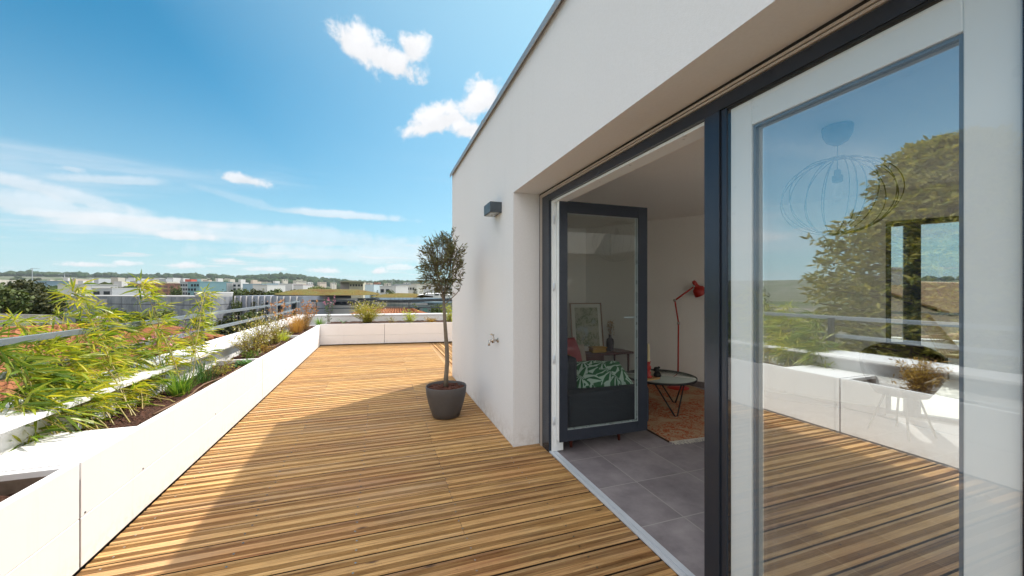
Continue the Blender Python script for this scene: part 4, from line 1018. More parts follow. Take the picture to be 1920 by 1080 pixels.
obj('bulb', MB().lathe([(.014, 2.195), (.018, 2.17), (.034, 2.13), (.038, 2.10), (.03, 2.072), (.012, 2.058), (0, 2.056)], (gx, gy, 0), 20), bl, pdn)
mb = MB()
for k in range(8):
    tilt = Matrix.Rotation(R(random.uniform(-14, 14)), 3, 'X') @ Matrix.Rotation(R(22.5 * k + random.uniform(-6, 6)), 3, 'Z')
    pts = []
    for i in range(41):
        a = 2 * math.pi * i / 40; q = tilt @ Vector((.325 * math.cos(a) , 0, .262 * math.sin(a))); 
        pts.append(Vector((gx, gy, gz)) + Vector((q.x, q.y, max(-.262, min(.262, q.z)))))
    mb.tube(pts, .0032, 5, cap=False)
mb.tube([(gx + .05*math.cos(a), gy + .05*math.sin(a), gz + .262) for a in [i*math.pi/8 for i in range(17)]], .003, 5, cap=False)
obj('wire_globe', mb, M_BLACK, pdn)
# dark shell armchair
ac = W(1690, 720, 3.9); ac.z = 0
ch = thing('armchair', ac, 'dark rounded shell armchair behind the fixed pane', 'armchair')
vs = []; fs = []; n, m_ = 24, 12; face = math.atan2(ac.y - 0, ac.x) + math.pi
for j in range(m_ + 1):
    for i in range(n + 1):
        a = -math.pi + 2*math.pi * i / n; v = j / m_
        hh = .40 + v * (.14 + .36 * (.5 + .5 * math.cos(a)) ** .8)
        r = .20 + .12 * math.sin(v * math.pi / 2)
        aa = a + face + math.pi
        vs.append(ac + Vector((r * math.cos(aa), r * math.sin(aa), hh)))
for j in range(m_):
    for i in range(n): fs.append((j*(n+1)+i, j*(n+1)+i+1, (j+1)*(n+1)+i+1, (j+1)*(n+1)+i))
M_SHELL = simple('dark_leather', (.045, .022, .012), .5)
o = obj('shell', MB().add(vs, fs, 0, True), M_SHELL, ch); so_ = o.modifiers.new('thick', 'SOLIDIFY'); so_.thickness = .025
obj('seat', MB().lathe([(0, .40), (.2, .40), (.215, .43), (.19, .47), (0, .48)], ac, 24), M_SHELL, ch)
for a in (.6, 2.2, 3.8, 5.4): obj('leg', MB().tube([ac + Vector((.12*math.cos(a), .12*math.sin(a), .40)), ac + Vector((.25*math.cos(a), .25*math.sin(a), 0))], .010, 8), M_BLACK, ch)
# ================================================================== SURROUNDINGS
GZ = -8.0
def groundmat():
    m, t = mat('ground'); p = t.geo()
    c = t.mix(t.mapr(t.noise(p, .012, 5), .42, .56), (.055, .085, .028), (.16, .15, .13))
    c = t.mix(t.mapr(t.noise(p, .05, 4), .5, .62, 0, .8), c, (.045, .07, .022))
    c = t.mix(t.mapr(t.noise(p, .11, 3), .6, .66, 0, .5), c, (.26, .24, .21))
    t.out(t.pbr(c, .95, 0, None, .1)); return m
mb = MB(); vs = []; fs = []; NR, NA = 16, 96
rad = [0.1, 30, 60, 120, 250, 500, 900, 1400, 1900, 2300, 2800, 3400, 4200, 4800, 5400, 6000]
def hill(a, r):
    """height of the land, a = azimuth from +y (clockwise)"""
    k = max(0, min(1, (r - 1500) / 2600)); k = k * k * (3 - 2 * k)
    px = 960 + FPX * math.tan(max(-1.2, min(1.2, a - YAW)))
    prof = 98 + 14 * noise.noise(Vector((a * 5, 1, 0))) + 7 * noise.noise(Vector((a * 17, 3, 0)))
    prof += 26 * math.exp(-((px - 530) / 60) ** 2) + 16 * math.exp(-((px - 390) / 110) ** 2)
    prof -= 22 * max(0, min(1, (px - 570) / 90))
    return GZ + k * (prof + 6)
for r in rad:
    for k in range(NA):
        a = 2*math.pi*k/NA; aa = (a + math.pi) % (2*math.pi) - math.pi
        vs.append((r*math.sin(a), r*math.cos(a), hill(aa, r) if r < 4300 else hill(aa, 4200) - (r-4200)*.02))
for i in range(NR - 1):
    for k in range(NA): fs.append((i*NA+k, i*NA+(k+1) % NA, (i+1)*NA+(k+1) % NA, (i+1)*NA+k)[::-1])
structure('ground', MB().add(vs, fs, 0, True), groundmat())
# woods on the far hills and the plain, far too many trees to count
def ico():
    import bmesh
    b = bmesh.new(); bmesh.ops.create_icosphere(b, subdivisions=2, radius=1)
    v = [x.co.copy() for x in b.verts]; f = [[y.index for y in x.verts] for x in b.faces]; b.free(); return v, f
IV, IF = ico()
def blob(mb, c, rx, rz, rough=.35):
    o = random.uniform(0, 99)
    mb.add([Vector(c) + Vector((p.x*rx, p.y*rx, p.z*rz)) * (1 + rough * noise.noise(p * 1.7 + Vector((o, o, o))) * 2) for p in IV], IF, 0, True)
def woodland(name, col1, col2, col3):
    m, t = mat(name); p = t.geo(); rnd = t.n('ShaderNodeNewGeometry').outputs['Random Per Island']
    c = t.mix(rnd, col1, col2); c = t.mix(t.mapr(t.noise(p, .012, 3), .45, .6), c, col3)
    sc = .22
    n = t.noise(p, sc, 4, .7)
    c = t.mix(t.mapr(n, .35, .65), t.vm('SCALE', c, sc=.55), c)
    t.out(t.pbr(c, .95, 0, t.bump(n, 1, 3), .05)); return m
M_FOR = woodland('far_forest', (.030, .058, .026), (.060, .092, .036), (.040, .075, .030))
mb = MB()
def sc_(n, px0, px1, d0, d1, s0, s1, pw=1.0):
    for i in range(n):
        px = random.uniform(px0, px1); d = d0 + (d1 - d0) * random.random() ** pw
        p = W(px, HY, d); a = math.atan2(p.x, p.y); r = math.hypot(p.x, p.y)
        s_ = random.uniform(s0, s1) * (1 + .3 * noise.noise(p * .004)); p.z = hill(a, r) + s_ * .5
        blob(mb, p, s_ * random.uniform(.8, 1.5), s_ * random.uniform(.7, 1.1), .25)
sc_(1900, -500, 1000, 2100, 4100, 11, 22, .7)
sc_(420, 1400, 1950, 2100, 4100, 14, 26, .7)
tag(obj('far_woods', mb, M_FOR), None, None, None, 'stuff')
mb = MB(); sc_(520, -100, 900, 480, 1900, 5, 11); sc_(70, -40, 260, 300, 420, 5, 8); sc_(420, 10, 440, 480, 1100, 7, 12); sc_(300, 10, 250, 290, 460, 6, 9.0); sc_(90, 250, 440, 480, 620, 6, 9); sc_(120, 640, 900, 420, 800, 5, 8)
tag(obj('plain_woods', mb, woodland('plain_forest', (.025, .05, .018), (.060, .085, .026), (.05, .06, .02))), None, None, None, 'stuff')

# ---- individual trees
def crownmat(name, a, b, c=None): return leafmat(name, a, b, c, .18, .7)
M_TD = crownmat('tree_dark', (.018, .030, .010), (.075, .075, .020), (.040, .050, .014))
M_TM = crownmat('tree_mid', (.035, .065, .018), (.11, .13, .035), (.07, .10, .024))
M_TL = crownmat('tree_light', (.07, .11, .022), (.19, .20, .05), (.12, .15, .032))
M_BARK = simple('bark_grey', (.10, .08, .06), .9, var=.3)
def tree(px, ytop, wpx, d, m, label, name='broadleaf_tree', n=1100, leaf=None, low=None, group='trees beyond the terrace', squash=1.0, base=GZ):
    top = zat(ytop, d); rx = wpx * d / FPX / 2; c = Wz(px, d, 0)
    ch = min(top - base, max(rx * 1.8, (top - base) * .8)) if low is None else top - zat(low, d)
    th = thing(name, (c.x, c.y, base), label, 'tree', group)
    cz = top - ch / 2; lf = MB(); ls = leaf or rx * .13
    lobes = [(Vector((c.x, c.y, cz)), rx * .72, ch * .36)]
    for k in range(9):
        a = k * 2.4; e = random.uniform(-.7, .9)
        lobes.append((Vector((c.x + math.cos(a)*math.cos(e)*rx*.52, c.y + math.sin(a)*math.cos(e)*rx*.52, cz + math.sin(e)*ch*.30)), rx * random.uniform(.36, .50), ch * random.uniform(.18, .25)))
    for i in range(n):
        lc, lr, lh = random.choice(lobes)
        v = Vector((random.gauss(0, 1), random.gauss(0, 1), random.gauss(0, 1))).normalized() * random.uniform(.45, 1.08)
        p = lc + Vector((v.x*lr, v.y*lr, v.z*lh*squash))
        if p.z < base + .3: continue
        for q in range(2):
            nn = (v + Vector((random.gauss(0, .6), random.gauss(0, .6), random.gauss(.2, .6)))).normalized()
            u = nn.orthogonal().normalized(); w_ = nn.cross(u); s1 = ls * random.uniform(.5, 1.3); s2 = ls * random.uniform(.3, .9)
            pp_ = p + Vector((random.gauss(0, ls), random.gauss(0, ls), random.gauss(0, ls))) * .6
            lf.add([pp_ - u*s1, pp_ - w_*s2, pp_ + u*s1, pp_ + w_*s2], [(0, 1, 2, 3)])
    tk = MB(); tk.tube([(c.x, c.y, base), (c.x + .02*rx, c.y, base + (cz-base)*.5), (c.x, c.y, cz)], [rx*.09, rx*.07, rx*.04], 8)
    for k in range(5):
        a = k * 1.3; tk.tube([(c.x, c.y, cz - ch*.30), (c.x + math.cos(a)*rx*.55, c.y + math.sin(a)*rx*.55, cz + ch*.12)], [rx*.04, rx*.012], 5)
    obj('crown', lf, m, th); obj('trunk', tk, M_BARK, th); return th
tree(62, 520, 92, 75, M_TD, 'large dark spreading tree left of the long grey building', n=2600, leaf=.38)
tree(8, 530, 70, 70, M_TM, 'dark green tree at the left edge of the view', n=1500, leaf=.4)
tree(-50, 535, 70, 62, M_TM, 'mid green tree beyond the left edge', n=700, leaf=.4)
for i, (px, yt, wp, d, m, lb) in enumerate([
    (205, 577, 46, 60, M_TL, 'round light green tree below the long grey building, leftmost'),
    (238, 574, 48, 62, M_TM, 'broad green tree in front of the long grey building, second from left'),
    (272, 576, 44, 60, M_TL, 'light green tree in front of the long grey building, third from left'),
    (308, 575, 44, 62, M_TL, 'bright green tree in front of the grey building, rightmost of four'),
    (420, 590, 60, 48, M_TD, 'dark green tree showing between rail bars beyond the post'),
    (395, 602, 50, 42, M_TM, 'leafy green tree low behind the dark railing post'),
    (470, 580, 46, 60, M_TM, 'green tree behind the left railing near its corner'),
    (443, 549, 20, 88, M_TM, 'narrow green tree at the grey building end'),
    (474, 555, 16, 86, M_TD, 'dark upright conifer against the pale facade with columns'),
    (489, 560, 14, 86, M_TD, 'second dark upright tree against the pale facade'),
    (450, 537, 44, 170, M_TM, 'tree in the belt behind the grey buildings, left'),
    (482, 539, 40, 165, M_TD, 'dark tree in the belt behind the grey buildings, centre'),
    (510, 540, 44, 160, M_TM, 'tree in the belt just left of the planted roof'),
    (425, 538, 40, 175, M_TD, 'dark tree in the belt above the white roofed tower'),
    (545, 541, 36, 190, M_TD, 'dark tree behind the left end of the planted roof'),
    (217, 533, 30, 260, M_TM, 'rounded green tree between white sheds and brick block'),
    (236, 536, 28, 250, M_TD, 'dark tree left of the long brick block'),
    (330, 533, 22, 230, M_TM, 'small tree between the brick block and the teal office'),
    (594, 534, 34, 300, M_TL, 'bright green tree above the planted roof'),
    (778, 532, 12, 120, M_TD, 'tall dark conifer above the curved white roof'),
    (790, 537, 12, 118, M_TD, 'second dark conifer above the curved white roof'),
    (708, 541, 16, 150, M_TD, 'small dark tree between the two planted roofs'),
    (733, 538, 22, 150, M_TM, 'dark round tree before the pale sheds'),
    (698, 542, 10, 150, M_TD, 'small pointed tree at the end of the big planted roof'),
    (800, 572, 24, 45, M_TD, 'dark tree between rails near the olive trunk'),
    (770, 566, 40, 70, M_TM, 'green tree behind the right part of the far railing'),
    (820, 564, 40, 66, M_TM, 'green tree half hidden behind the olive trunk'),
    ]):
    tree(px, yt, wp, d, m, lb, n=700 if wp > 40 else 420, name='conifer_tree' if 'conifer' in lb else 'broadleaf_tree')
# feathery tree beside the terrace, seen mirrored in the fixed pane
def feather_tree(c, rx, top, base, label, n=1500, crown0=-3.0):
    th = thing('feathery_tree', (c[0], c[1], base), label, 'tree')
    lf = MB(); tk = MB(); cx, cyy = c
    tk.tube([(cx, cyy, base), (cx + .3, cyy, base + 4), (cx, cyy + .2, (top+base)/2 + 2), (cx, cyy, top - 1.2)], [.35, .3, .22, .06], 10)
    for i in range(n):
        h_ = random.random(); zz = crown0 + (top - crown0) * h_
        env = rx * (math.sin(math.pi * (.18 + .80 * h_) ) ** .6) * (.85 + .3 * noise.noise(Vector((cx + h_*6, 2, 1))))
        a = random.uniform(0, 6.28); r = env * random.uniform(.1, 1.0) * (.85 + .35 * noise.noise(Vector((math.cos(a)*1.6, math.sin(a)*1.6, h_*5))))
        p = Vector((cx + r*math.cos(a), cyy + r*math.sin(a), zz)); o_ = Vector((math.cos(a), math.sin(a), random.uniform(-.15, .35))).normalized()
        side = Vector((-o_.y, o_.x, 0))
        for k in range(7):           # flat feathery spray
            s_ = (k - 3) / 3; d = (o_ * .6 + side * s_ * .8 + Vector((random.gauss(0, .5), random.gauss(0, .5), random.gauss(.1, .45)))).normalized()
            lf.leaf(p + o_ * random.uniform(-.2, .2), d, random.uniform(.16, .34), .10, droop=.1)
        if i % 12 == 0: tk.tube([(cx, cyy, max(base+3, zz - .8)), p], [.05, .015], 4, cap=False)
    obj('crown', lf, leafmat('feather_leaves', (.085, .105, .022), (.31, .27, .065), (.18, .18, .04), .4, .6), th); obj('trunk', tk, M_BARK, th)
feather_tree((-16.6, 8.0), 6.0, 6.9, GZ, 'large feathery golden green tree beside the terrace, mirrored in the fixed pane', 9500, -5.0)
tree(-900, 515, 200, 34, M_TM, 'green tree further left of the terrace', n=900, leaf=.3)

# ---- neighbour houses with pantile roofs
def slope(a, b, c, d, m, per=.30, row=.42, amp=.10):
    """corrugated tiled slope; a-b is the ridge, d-c the eaves"""
    a, b, c, d = map(Vector, (a, b, c, d)); nrm = (b - a).cross(d - a).normalized()
    if nrm.z < 0: nrm = -nrm
    nt = max(4, int(((b-a).length + (c-d).length) / 2 / per)); nr = max(3, int(((d-a).length + (c-b).length) / 2 / row))
    mb = MB()
    for i in range(nt):
        for j in range(nr):
            vs = []
            for v in (j / nr, (j + 1) / nr):
                lift = .0 if v == j / nr else .02
                for s_ in range(5):
                    u = (i + s_ / 4) / nt; top = a.lerp(b, u); bot = d.lerp(c, u)
                    hgt = amp * (math.cos(2 * math.pi * s_ / 4) * .5 + .5)
                    vs.append(top.lerp(bot, v) + nrm * (hgt + lift + .003*random.random()))
            mb.add(vs, [(s_, s_+1, 5+s_+1, 5+s_) for s_ in range(4)], 0, True)
    return mb
M_HWALL = simple('house_render', (.52, .40, .30), .9, var=.1, scale=1)
M_CHIM = simple('chimney_render', (.42, .42, .42), .85)
def house(rid0, rid1, wv, drop, label, wallm=M_HWALL, roofm=None, sides=(1, 1), chim=None, name='neighbour_house', hip=0):
    """ridge from rid0 to rid1, slopes run out by vector wv (horizontal) and fall by drop"""
    a, b = Vector(rid0), Vector(rid1); wv = Vector(wv); c = (a + b) / 2
    th = thing(name, (c.x, c.y, GZ), label, 'house', 'tile roofed houses below the terrace')
    e = (b - a).normalized()
    for sgn in (1, -1):
        o_ = wv * sgn - Vector((0, 0, drop))
        obj('roof', slope(a, b, b + o_ + e * hip, a + o_ - e * hip, roofm or M_ROOF), roofm or M_ROOF, th)
    if hip:
        for p, s_ in ((b, 1), (a, -1)):
            q1 = p + wv - Vector((0, 0, drop)) + e * hip * s_; q2 = p - wv - Vector((0, 0, drop)) + e * hip * s_
            obj('roof', slope(p, p + Vector((.01, 0, 0)), q1, q2, roofm or M_ROOF), roofm or M_ROOF, th)
    obj('ridge_tiles', MB().tube([a, b], .11, 8), roofm or M_ROOF, th)
    wi = wv * .94; zt = a.z - drop * .94 - .08; he = e * (hip - .3 if hip else -.25)
    poly = [a - he + wi, b + he + wi, b + he - wi, a - he - wi]
    mb = MB(); mb.prism([(p.x, p.y) for p in poly], GZ, zt)
    if not hip:
        for p, hx in ((a - he, 0), (b + he, 0)):
            q = [p + wi, p - wi]; mb.add([(q[0].x, q[0].y, zt), (q[1].x, q[1].y, zt), (p.x, p.y, a.z - .08)], [(0, 1, 2)])
    obj('wall', mb, wallm, th)
    if chim:
        p = Vector(chim); mb = MB(); mb.box(p.x - .45, p.y - .3, p.z - 1.6, p.x + .45, p.y + .3, p.z).box(p.x - .6, p.y - .42, p.z + .001, p.x + .6, p.y + .42, p.z + .09)
        obj('chimney', mb, M_CHIM, th)
    return th
r0, r1 = W(-260, 600, 15), W(246, 606, 20.5); r1.z = r0.z = -.30
e_ = (r1 - r0).normalized(); wv = Vector((e_.y, -e_.x, 0)) * 7.0
house(r0, r1, wv, 2.1, 'wide terracotta roofed house showing behind the bamboo', chim=W(196, 597, 21))
r0, r1 = W(305, 611, 17.5), W(420, 622, 11.5); r0.z = r1.z = -.55
house(W(300, 610, 20), Wz(395, 14.5, zat(610, 20)), (2.6, 1.7, 0), 1.0, 'small orange roofed house just left of the railing post')
r0 = Wz(690, 31, .02); r1 = Wz(768, 31, .02)
house(r0, r1, (r1 - r0).normalized().cross(Vector((0, 0, 1))) * 4.5, 1.5, 'low hipped terracotta roofed house beyond the far railing', hip=3.0)
house(Wz(560, 27, -.55), Wz(612, 30, -.5), (2.2, -1.5, 0), .9, 'small terracotta roofed house beyond the terrace corner', hip=1.6)
# bright pergola slats far left and pale shed
pg = thing('pergola', W(40, 600, 42), 'pergola with pale slats in front of the large dark tree', 'pergola')
for i in range(7): 
    mb = MB(); mb.bar(W(-60, 588 + i * 2.6, 44 - i), W(100 + i * 4, 591 + i * 2.4, 44 - i), .12, .08); obj('slat', mb, simple('pale_slat', (.42, .40, .38), .8) if i == 0 else bpy.data.materials['pale_slat'], pg)
for px in (-30, 30, 95): obj('post', MB().tube([W(px, 596, 40), Wz(px, 40, GZ)], .08, 6), bpy.data.materials['pale_slat'], pg)

# ---- larger buildings
def foot(p0, p1, thick):
    p0, p1 = Vector((p0.x, p0.y, 0)), Vector((p1.x, p1.y, 0)); e = (p1 - p0).normalized(); n = Vector((-e.y, e.x, 0))
    if n.dot(FW) < 0: n = -n
    return [p0, p1, p1 + n * thick, p0 + n * thick], e, -n
def meshclad():
    m, t = mat('mesh_cladding'); p = t.geo(); s_ = t.sep(p)
    u = t.math('ADD', t.math('MULTIPLY', s_[0], CY), t.math('MULTIPLY', s_[1], -SY))
    f = t.math('FRACT', t.math('DIVIDE', u, 5.4)); seam = t.math('LESS_THAN', f, .03)
    f2 = t.math('FRACT', t.math('DIVIDE', t.math('ADD', s_[2], 8), 3.1)); seam2 = t.math('LESS_THAN', f2, .06)
    n = t.noise(t.mapping(p, (.5, .5, .25)), 1, 5, .7)
    c = t.mix(t.mapr(n, .35, .7), (.12, .135, .17), (.30, .315, .34))
    c = t.mix(t.math('MAXIMUM', seam, seam2), c, (.06, .065, .08))
    t.out(t.pbr(c, .7)); return m
M_CLAD = meshclad()
M_DKW = simple('dark_window', (.012, .018, .028), .15, var=.3)
M_CONC = simple('pale_concrete', (.36, .36, .37), .85, var=.12, scale=.6)
def facade_strips(th, p0, e, n, x0, x1, z0, z1, m, name='window'):
    a = p0 + e * x0 + n * .06; b = p0 + e * x1 + n * .06
    mb = MB(); mb.prism([(a.x, a.y), (b.x, b.y), (b.x - n.x*.1, b.y - n.y*.1), (a.x - n.x*.1, a.y - n.y*.1)], z0, z1); obj(name, mb, m, th)
# long grey mesh clad building
p0, p1, p2 = W(72, HY, 100), W(393, HY, 82), W(436, HY, 92)
gb = thing('office_building', (p0.x, p0.y, GZ), 'long low grey mesh clad building behind the bamboo tips', 'building')
q = p0 + (p2 - p1)
mb = MB(); mb.prism([(p0.x, p0.y), (p1.x, p1.y), (p2.x, p2.y), (q.x, q.y)], GZ, .05); obj('wall', mb, M_CLAD, gb)
mb = MB(); mb.prism([(v.x, v.y) for v in (p0, p1, p2, q)], .051, .25); obj('roof_edge', mb, M_CONC, gb)
e = (p1 - p0).normalized(); n = Vector((e.y, -e.x, 0)); Lb = (p1 - p0).length
for k in range(9): facade_strips(gb, p0, e, n, 2 + k * Lb/9, 2 + k * Lb/9 + 2.0, GZ + .5, -4.6, M_DKW, 'opening')
for k in range(4): facade_strips(gb, p0, e, n, 14 + k * 3.6, 16.8 + k * 3.6, -2.1, -.5, simple('pale_panel', (.34, .32, .33), .7) if k == 0 else bpy.data.materials['pale_panel'], 'panel')
ee = (p2 - p1).normalized(); 
tw = MB(); t0 = p1 - e * 4; tw.prism([(v.x, v.y) for v in (t0 - Vector((e.y, -e.x, 0)) * -.3, p1 + e*.3 - Vector((e.y, -e.x, 0)) * -.3, p2 + ee * .3, p2 - e * 4)], .251, 1.0); obj('roof_block', tw, M_CONC, gb)
tw = MB(); tw.prism([(v.x, v.y) for v in (t0 + n * .4, p1 + e*.5 + n * .4, p2 + ee * .5, p2 - e * 4)], 1.001, 1.12); obj('roof_trim', tw, M_PLANT, gb)
# pale facade with slim columns
f4, e, n = foot(W(440, HY, 92), W(568, HY, 84), 14)
cb = thing('office_building', (f4[0].x, f4[0].y, GZ), 'pale grey building with slim columns behind the railing corner', 'building')
mb = MB(); mb.prism([(v.x, v.y) for v in f4], GZ, .25); obj('wall', mb, simple('blue_grey_panel', (.26, .29, .36), .7, var=.2, scale=.5), cb)
Lb = (f4[1] - f4[0]).length
for k in range(11):
    c = f4[0] + e * (.6 + k * Lb / 11) + n * .35; obj('column', MB().tube([(c.x, c.y, GZ), (c.x, c.y, .2)], .16, 6), M_CONC, cb)
for k in range(5): facade_strips(cb, f4[0], e, n, 1.2 + k * Lb/5, 2.6 + k * Lb/5, -5.6, -1.2, M_DKW)
# long building with the planted roof
def mound(name, pxs, d, thick, label_part, parent, mt):
    """planted roof: ridge profile given as (px, y) at depth d"""
    mb = MB(); vs = []; fs = []; n_ = len(pxs); m_ = 8
    for j in range(m_ + 1):
        v = j / m_
        for px, yt, yb in pxs:
            dd = d + thick * v; z = zat(yb, d) + (zat(yt, d + thick*.5) - zat(yb, d)) * math.sin(math.pi * min(v, 1) ** .8) ** .7
            p = Wz(px, dd, z + .10 * noise.noise(Vector((px*.08, v*5, 0)))); vs.append(p)
    for j in range(m_):
        for i in range(n_ - 1): fs.append((j*n_+i, j*n_+i+1, (j+1)*n_+i+1, (j+1)*n_+i))
    return obj(name, mb.add(vs, fs, 0, True), mt, parent)
def sedum():
    m, t = mat('sedum_roof'); p = t.geo()
    c = t.mix(t.mapr(t.noise(p, .35, 5, .7), .35, .65), (.155, .10, .03), (.125, .125, .04))
    c = t.mix(t.mapr(t.noise(p, 1.6, 4), .55, .75, 0, .6), c, (.09, .09, .03))
    c = t.mix(t.mapr(t.noise(p, .12, 3), .56, .62, 0, .6), c, (.12, .06, .025))
    t.out(t.pbr(c, .95, 0, t.bump(t.noise(p, 2.5, 4), 1, .3), .1)); return m
M_SED = sedum()
f4, e, n = foot(W(566, HY, 96), W(708, HY, 86), 30)
gr = thing('green_roof_building', (f4[0].x, f4[0].y, GZ), 'low dark fronted building under the big ochre planted roof', 'building')
mb = MB(); mb.prism([(v.x, v.y) for v in f4], GZ, -.75); obj('wall', mb, simple('navy_glazing', (.025, .03, .05), .3, var=.4, scale=.4), gr)
mound('planted_roof', [(515, 551, 552.5), (535, 546, 553), (560, 542.5, 553.5), (590, 541.5, 554), (630, 542, 554), (670, 543, 554.0), (690, 545.5, 553.5), (712, 550, 552.5)], 88, 34, '', gr, M_SED)
facade_strips(gr, f4[0], e, n, -.5, 18.6, -.75, -.35, M_CONC, 'fascia')
facade_strips(gr, f4[0], e, n, 7.6, 18.2, -4.4, -2.0, M_CONC, 'panel')
facade_strips(gr, f4[0], e, n, 3.6, 7.4, -4.2, -2.0, simple('maroon_panel', (.12, .015, .02), .6), 'panel')
facade_strips(gr, f4[0], e, n, 0.0, 18.4, -2.0, -1.72, M_RAILD, 'canopy')
for k in range(8): facade_strips(gr, f4[0], e, n, .6 + k * 2.2, 1.9 + k * 2.2, -1.6, -.9, M_DKW)
facade_strips(gr, f4[0], e, n, 9.5, 11.0, -1.65, -.85, simple('pale_blue_panel', (.35, .45, .55), .4), 'panel')
f4, e, n = foot(W(706, HY, 80), W(850, HY, 72), 20)
g2 = thing('green_roof_building', (f4[0].x, f4[0].y, GZ), 'second planted roof building, lower and beyond the olive trunk', 'building')
mb = MB(); mb.prism([(v.x, v.y) for v in f4], GZ, -1.3); obj('wall', mb, simple('grey_glazing', (.16, .19, .20), .4, var=.5, scale=.5), g2)
mound('planted_roof', [(696, 556, 557), (715, 552, 558), (745, 549.5, 558), (775, 550, 558), (798, 554, 557.5), (812, 557, 557.6)], 76, 18, '', g2, M_SED)
facade_strips(g2, f4[0], e, n, -1, 13.0, -1.3, -.95, M_CONC, 'fascia')
for k in range(7): facade_strips(g2, f4[0], e, n, .6 + k * 1.9, 1.6 + k * 1.9, -4.6, -1.9, M_DKW if k % 2 else simple('teal_glass%d' % k, (.10, .22, .20), .2))
obj('curved_roof', MB().add([Wz(px, 74 + 20 * v, zat(yy, 74)) for v in (0, 1) for px, yy in ((783, 554), (800, 551), (820, 550.5), (845, 553), (870, 557))], [(i, i+1, 6+i, 5+i) for i in range(4)]), M_PLANT, g2)

# ---- distant blocks: (px0, px1, y top, y bottom of what shows, depth, thickness, colour, label, name, storeys)
wc = {}
def cm(col, rough=.8):
    k = tuple(col)
    if k not in wc: wc[k] = simple('block_paint', col, rough, var=.08, scale=.05)
    return wc[k]
WHT, CRM, BRK, GRY, BLU, TEA, RED, TAN = (.50, .50, .51), (.44, .41, .36), (.30, .15, .11), (.36, .38, .41), (.26, .36, .46), (.14, .26, .30), (.50, .09, .06), (.46, .38, .32)
def block(px0, px1, yt, d0, d1, thick, col, label, storeys=3, name='apartment_block', roof=None, base=None, win=M_DKW, cols=0, wins=True, zig=False):
    if d0 > 200 and name == 'apartment_block': d1 = d0 + 1.7 * (px1 - px0) * d0 / FPX; thick = thick * .4
    f4, e, n = foot(W(px0, HY, d0), W(px1, HY, d1), thick)
    zt = zat(yt, min(d0, d1)); zb = base if base is not None else hill(math.atan2(f4[0].x, f4[0].y), math.hypot(f4[0].x, f4[0].y)) - 4
    th = thing(name, (f4[0].x, f4[0].y, zb), label, 'building', 'distant buildings across the plain')
    mb = MB(); mb.prism([(v.x, v.y) for v in f4], zb, zt); obj('wall', mb, cm(col), th)
    L_ = (f4[1] - f4[0]).length; vis = min(zt - zb, 3.2 * storeys + .8); sh = (vis - .8) / storeys
    c_ = (f4[0] + f4[2]) / 2
    obj('roof', MB().prism([(c_.x + (v.x - c_.x) * 1.02, c_.y + (v.y - c_.y) * 1.02) for v in f4], zt + .001, zt + .06 * sh + .2), cm(roof or col), th)
    if wins:
        nc = cols or max(2, min(8, int(L_ / 7)))
        for r_ in range(storeys):
            for k in range(nc):
                if random.random() < .12: continue
                a0 = L_ * (k + .22) / nc; a1 = L_ * (k + .78) / nc
                facade_strips(th, f4[0], e, n * 5, a0, a1, zt - .5 - sh * (r_ + .85), zt - .5 - sh * (r_ + .30), win)
    if zig:
        for k in range(26):
            x0 = L_ * k / 26; dx = random.uniform(-1, 1) * L_ / 22; a = f4[0] + e * x0 + n * .9; b = f4[0] + e * max(0, min(L_, x0 + dx)) + n * .9
            mb = MB(); mb.bar((a.x, a.y, zt - .6), (b.x, b.y, zt - vis), .5, .8); obj('brace', mb, cm(WHT), th)
    return th
block(-30, 55, 524, 700, 640, 30, CRM, 'long cream block on the skyline at the far left', 2)
block(60, 88, 527, 520, 500, 20, (.2, .3, .38), 'small blue grey shed left of the dark tree line', 1, 'warehouse')
block(108, 162, 534, 270, 265, 18, WHT, 'bright white low warehouse behind the dark tree', 1, 'warehouse', wins=False)
block(172, 210, 541, 205, 205, 22, GRY, 'grey shed with a white roof above the long grey building', 2, 'warehouse', roof=WHT)
block(118, 128, 521.5, 900, 900, 20, WHT, 'small white cube house under the second crane', 1)
block(131, 160, 523, 850, 870, 20, TAN, 'low tan apartment block right of the second crane', 1)
block(176, 200, 522, 900, 880, 20, GRY, 'pale grey apartment block on the left skyline', 2)
ap = [(208, 222, 520.5, CRM, 'cream'), (224, 238, 524, GRY, 'grey'), (240, 250, 521, WHT, 'white'), (253, 272, 522.5, WHT, 'wide white'), (274, 286, 524, CRM, 'low cream'), (288, 297, 521.5, WHT, 'narrow white'), (299, 311, 523, GRY, 'light grey'), (313, 330, 521, WHT, 'tall white'), (333, 345, 522, WHT, 'boxy white'), (347, 358, 524, RED, 'red'), (359, 366, 523.5, TEA, 'teal'), (367, 378, 523, CRM, 'pale yellow'), (380, 386, 525, TAN, 'small tan')]
for i, (a, b, yt, c, wd) in enumerate(ap):
    nxt = ap[i+1][4] if i + 1 < len(ap) else 'teal glass'
    d = 640 + 25 * (i % 3)
    block(a, b, yt, d, d + 8, 22, c, '%s apartment block on the skyline, just left of the %s one' % (wd, nxt), 3, cols=3)
for a, b, yt, c, wd in ((214, 232, 528, WHT, 'lower white block in front of the cream skyline block'), (244, 262, 527, GRY, 'lower grey block beneath the wide white skyline block'), (266, 292, 529, WHT, 'lower white block just above the brick block'), (300, 322, 528.5, CRM, 'lower cream block above the right end of the brick block')):
    block(a, b, yt, 480, 485, 18, c, wd, 2, cols=4)
block(240, 328, 532, 330, 315, 24, BRK, 'long red brick block in the middle distance', 3, 'office_building', cols=8, win=cm((.16, .10, .09)))
block(338, 352, 529, 300, 298, 20, GRY, 'pale grey end block of the teal office', 3, 'office_building', cols=3)
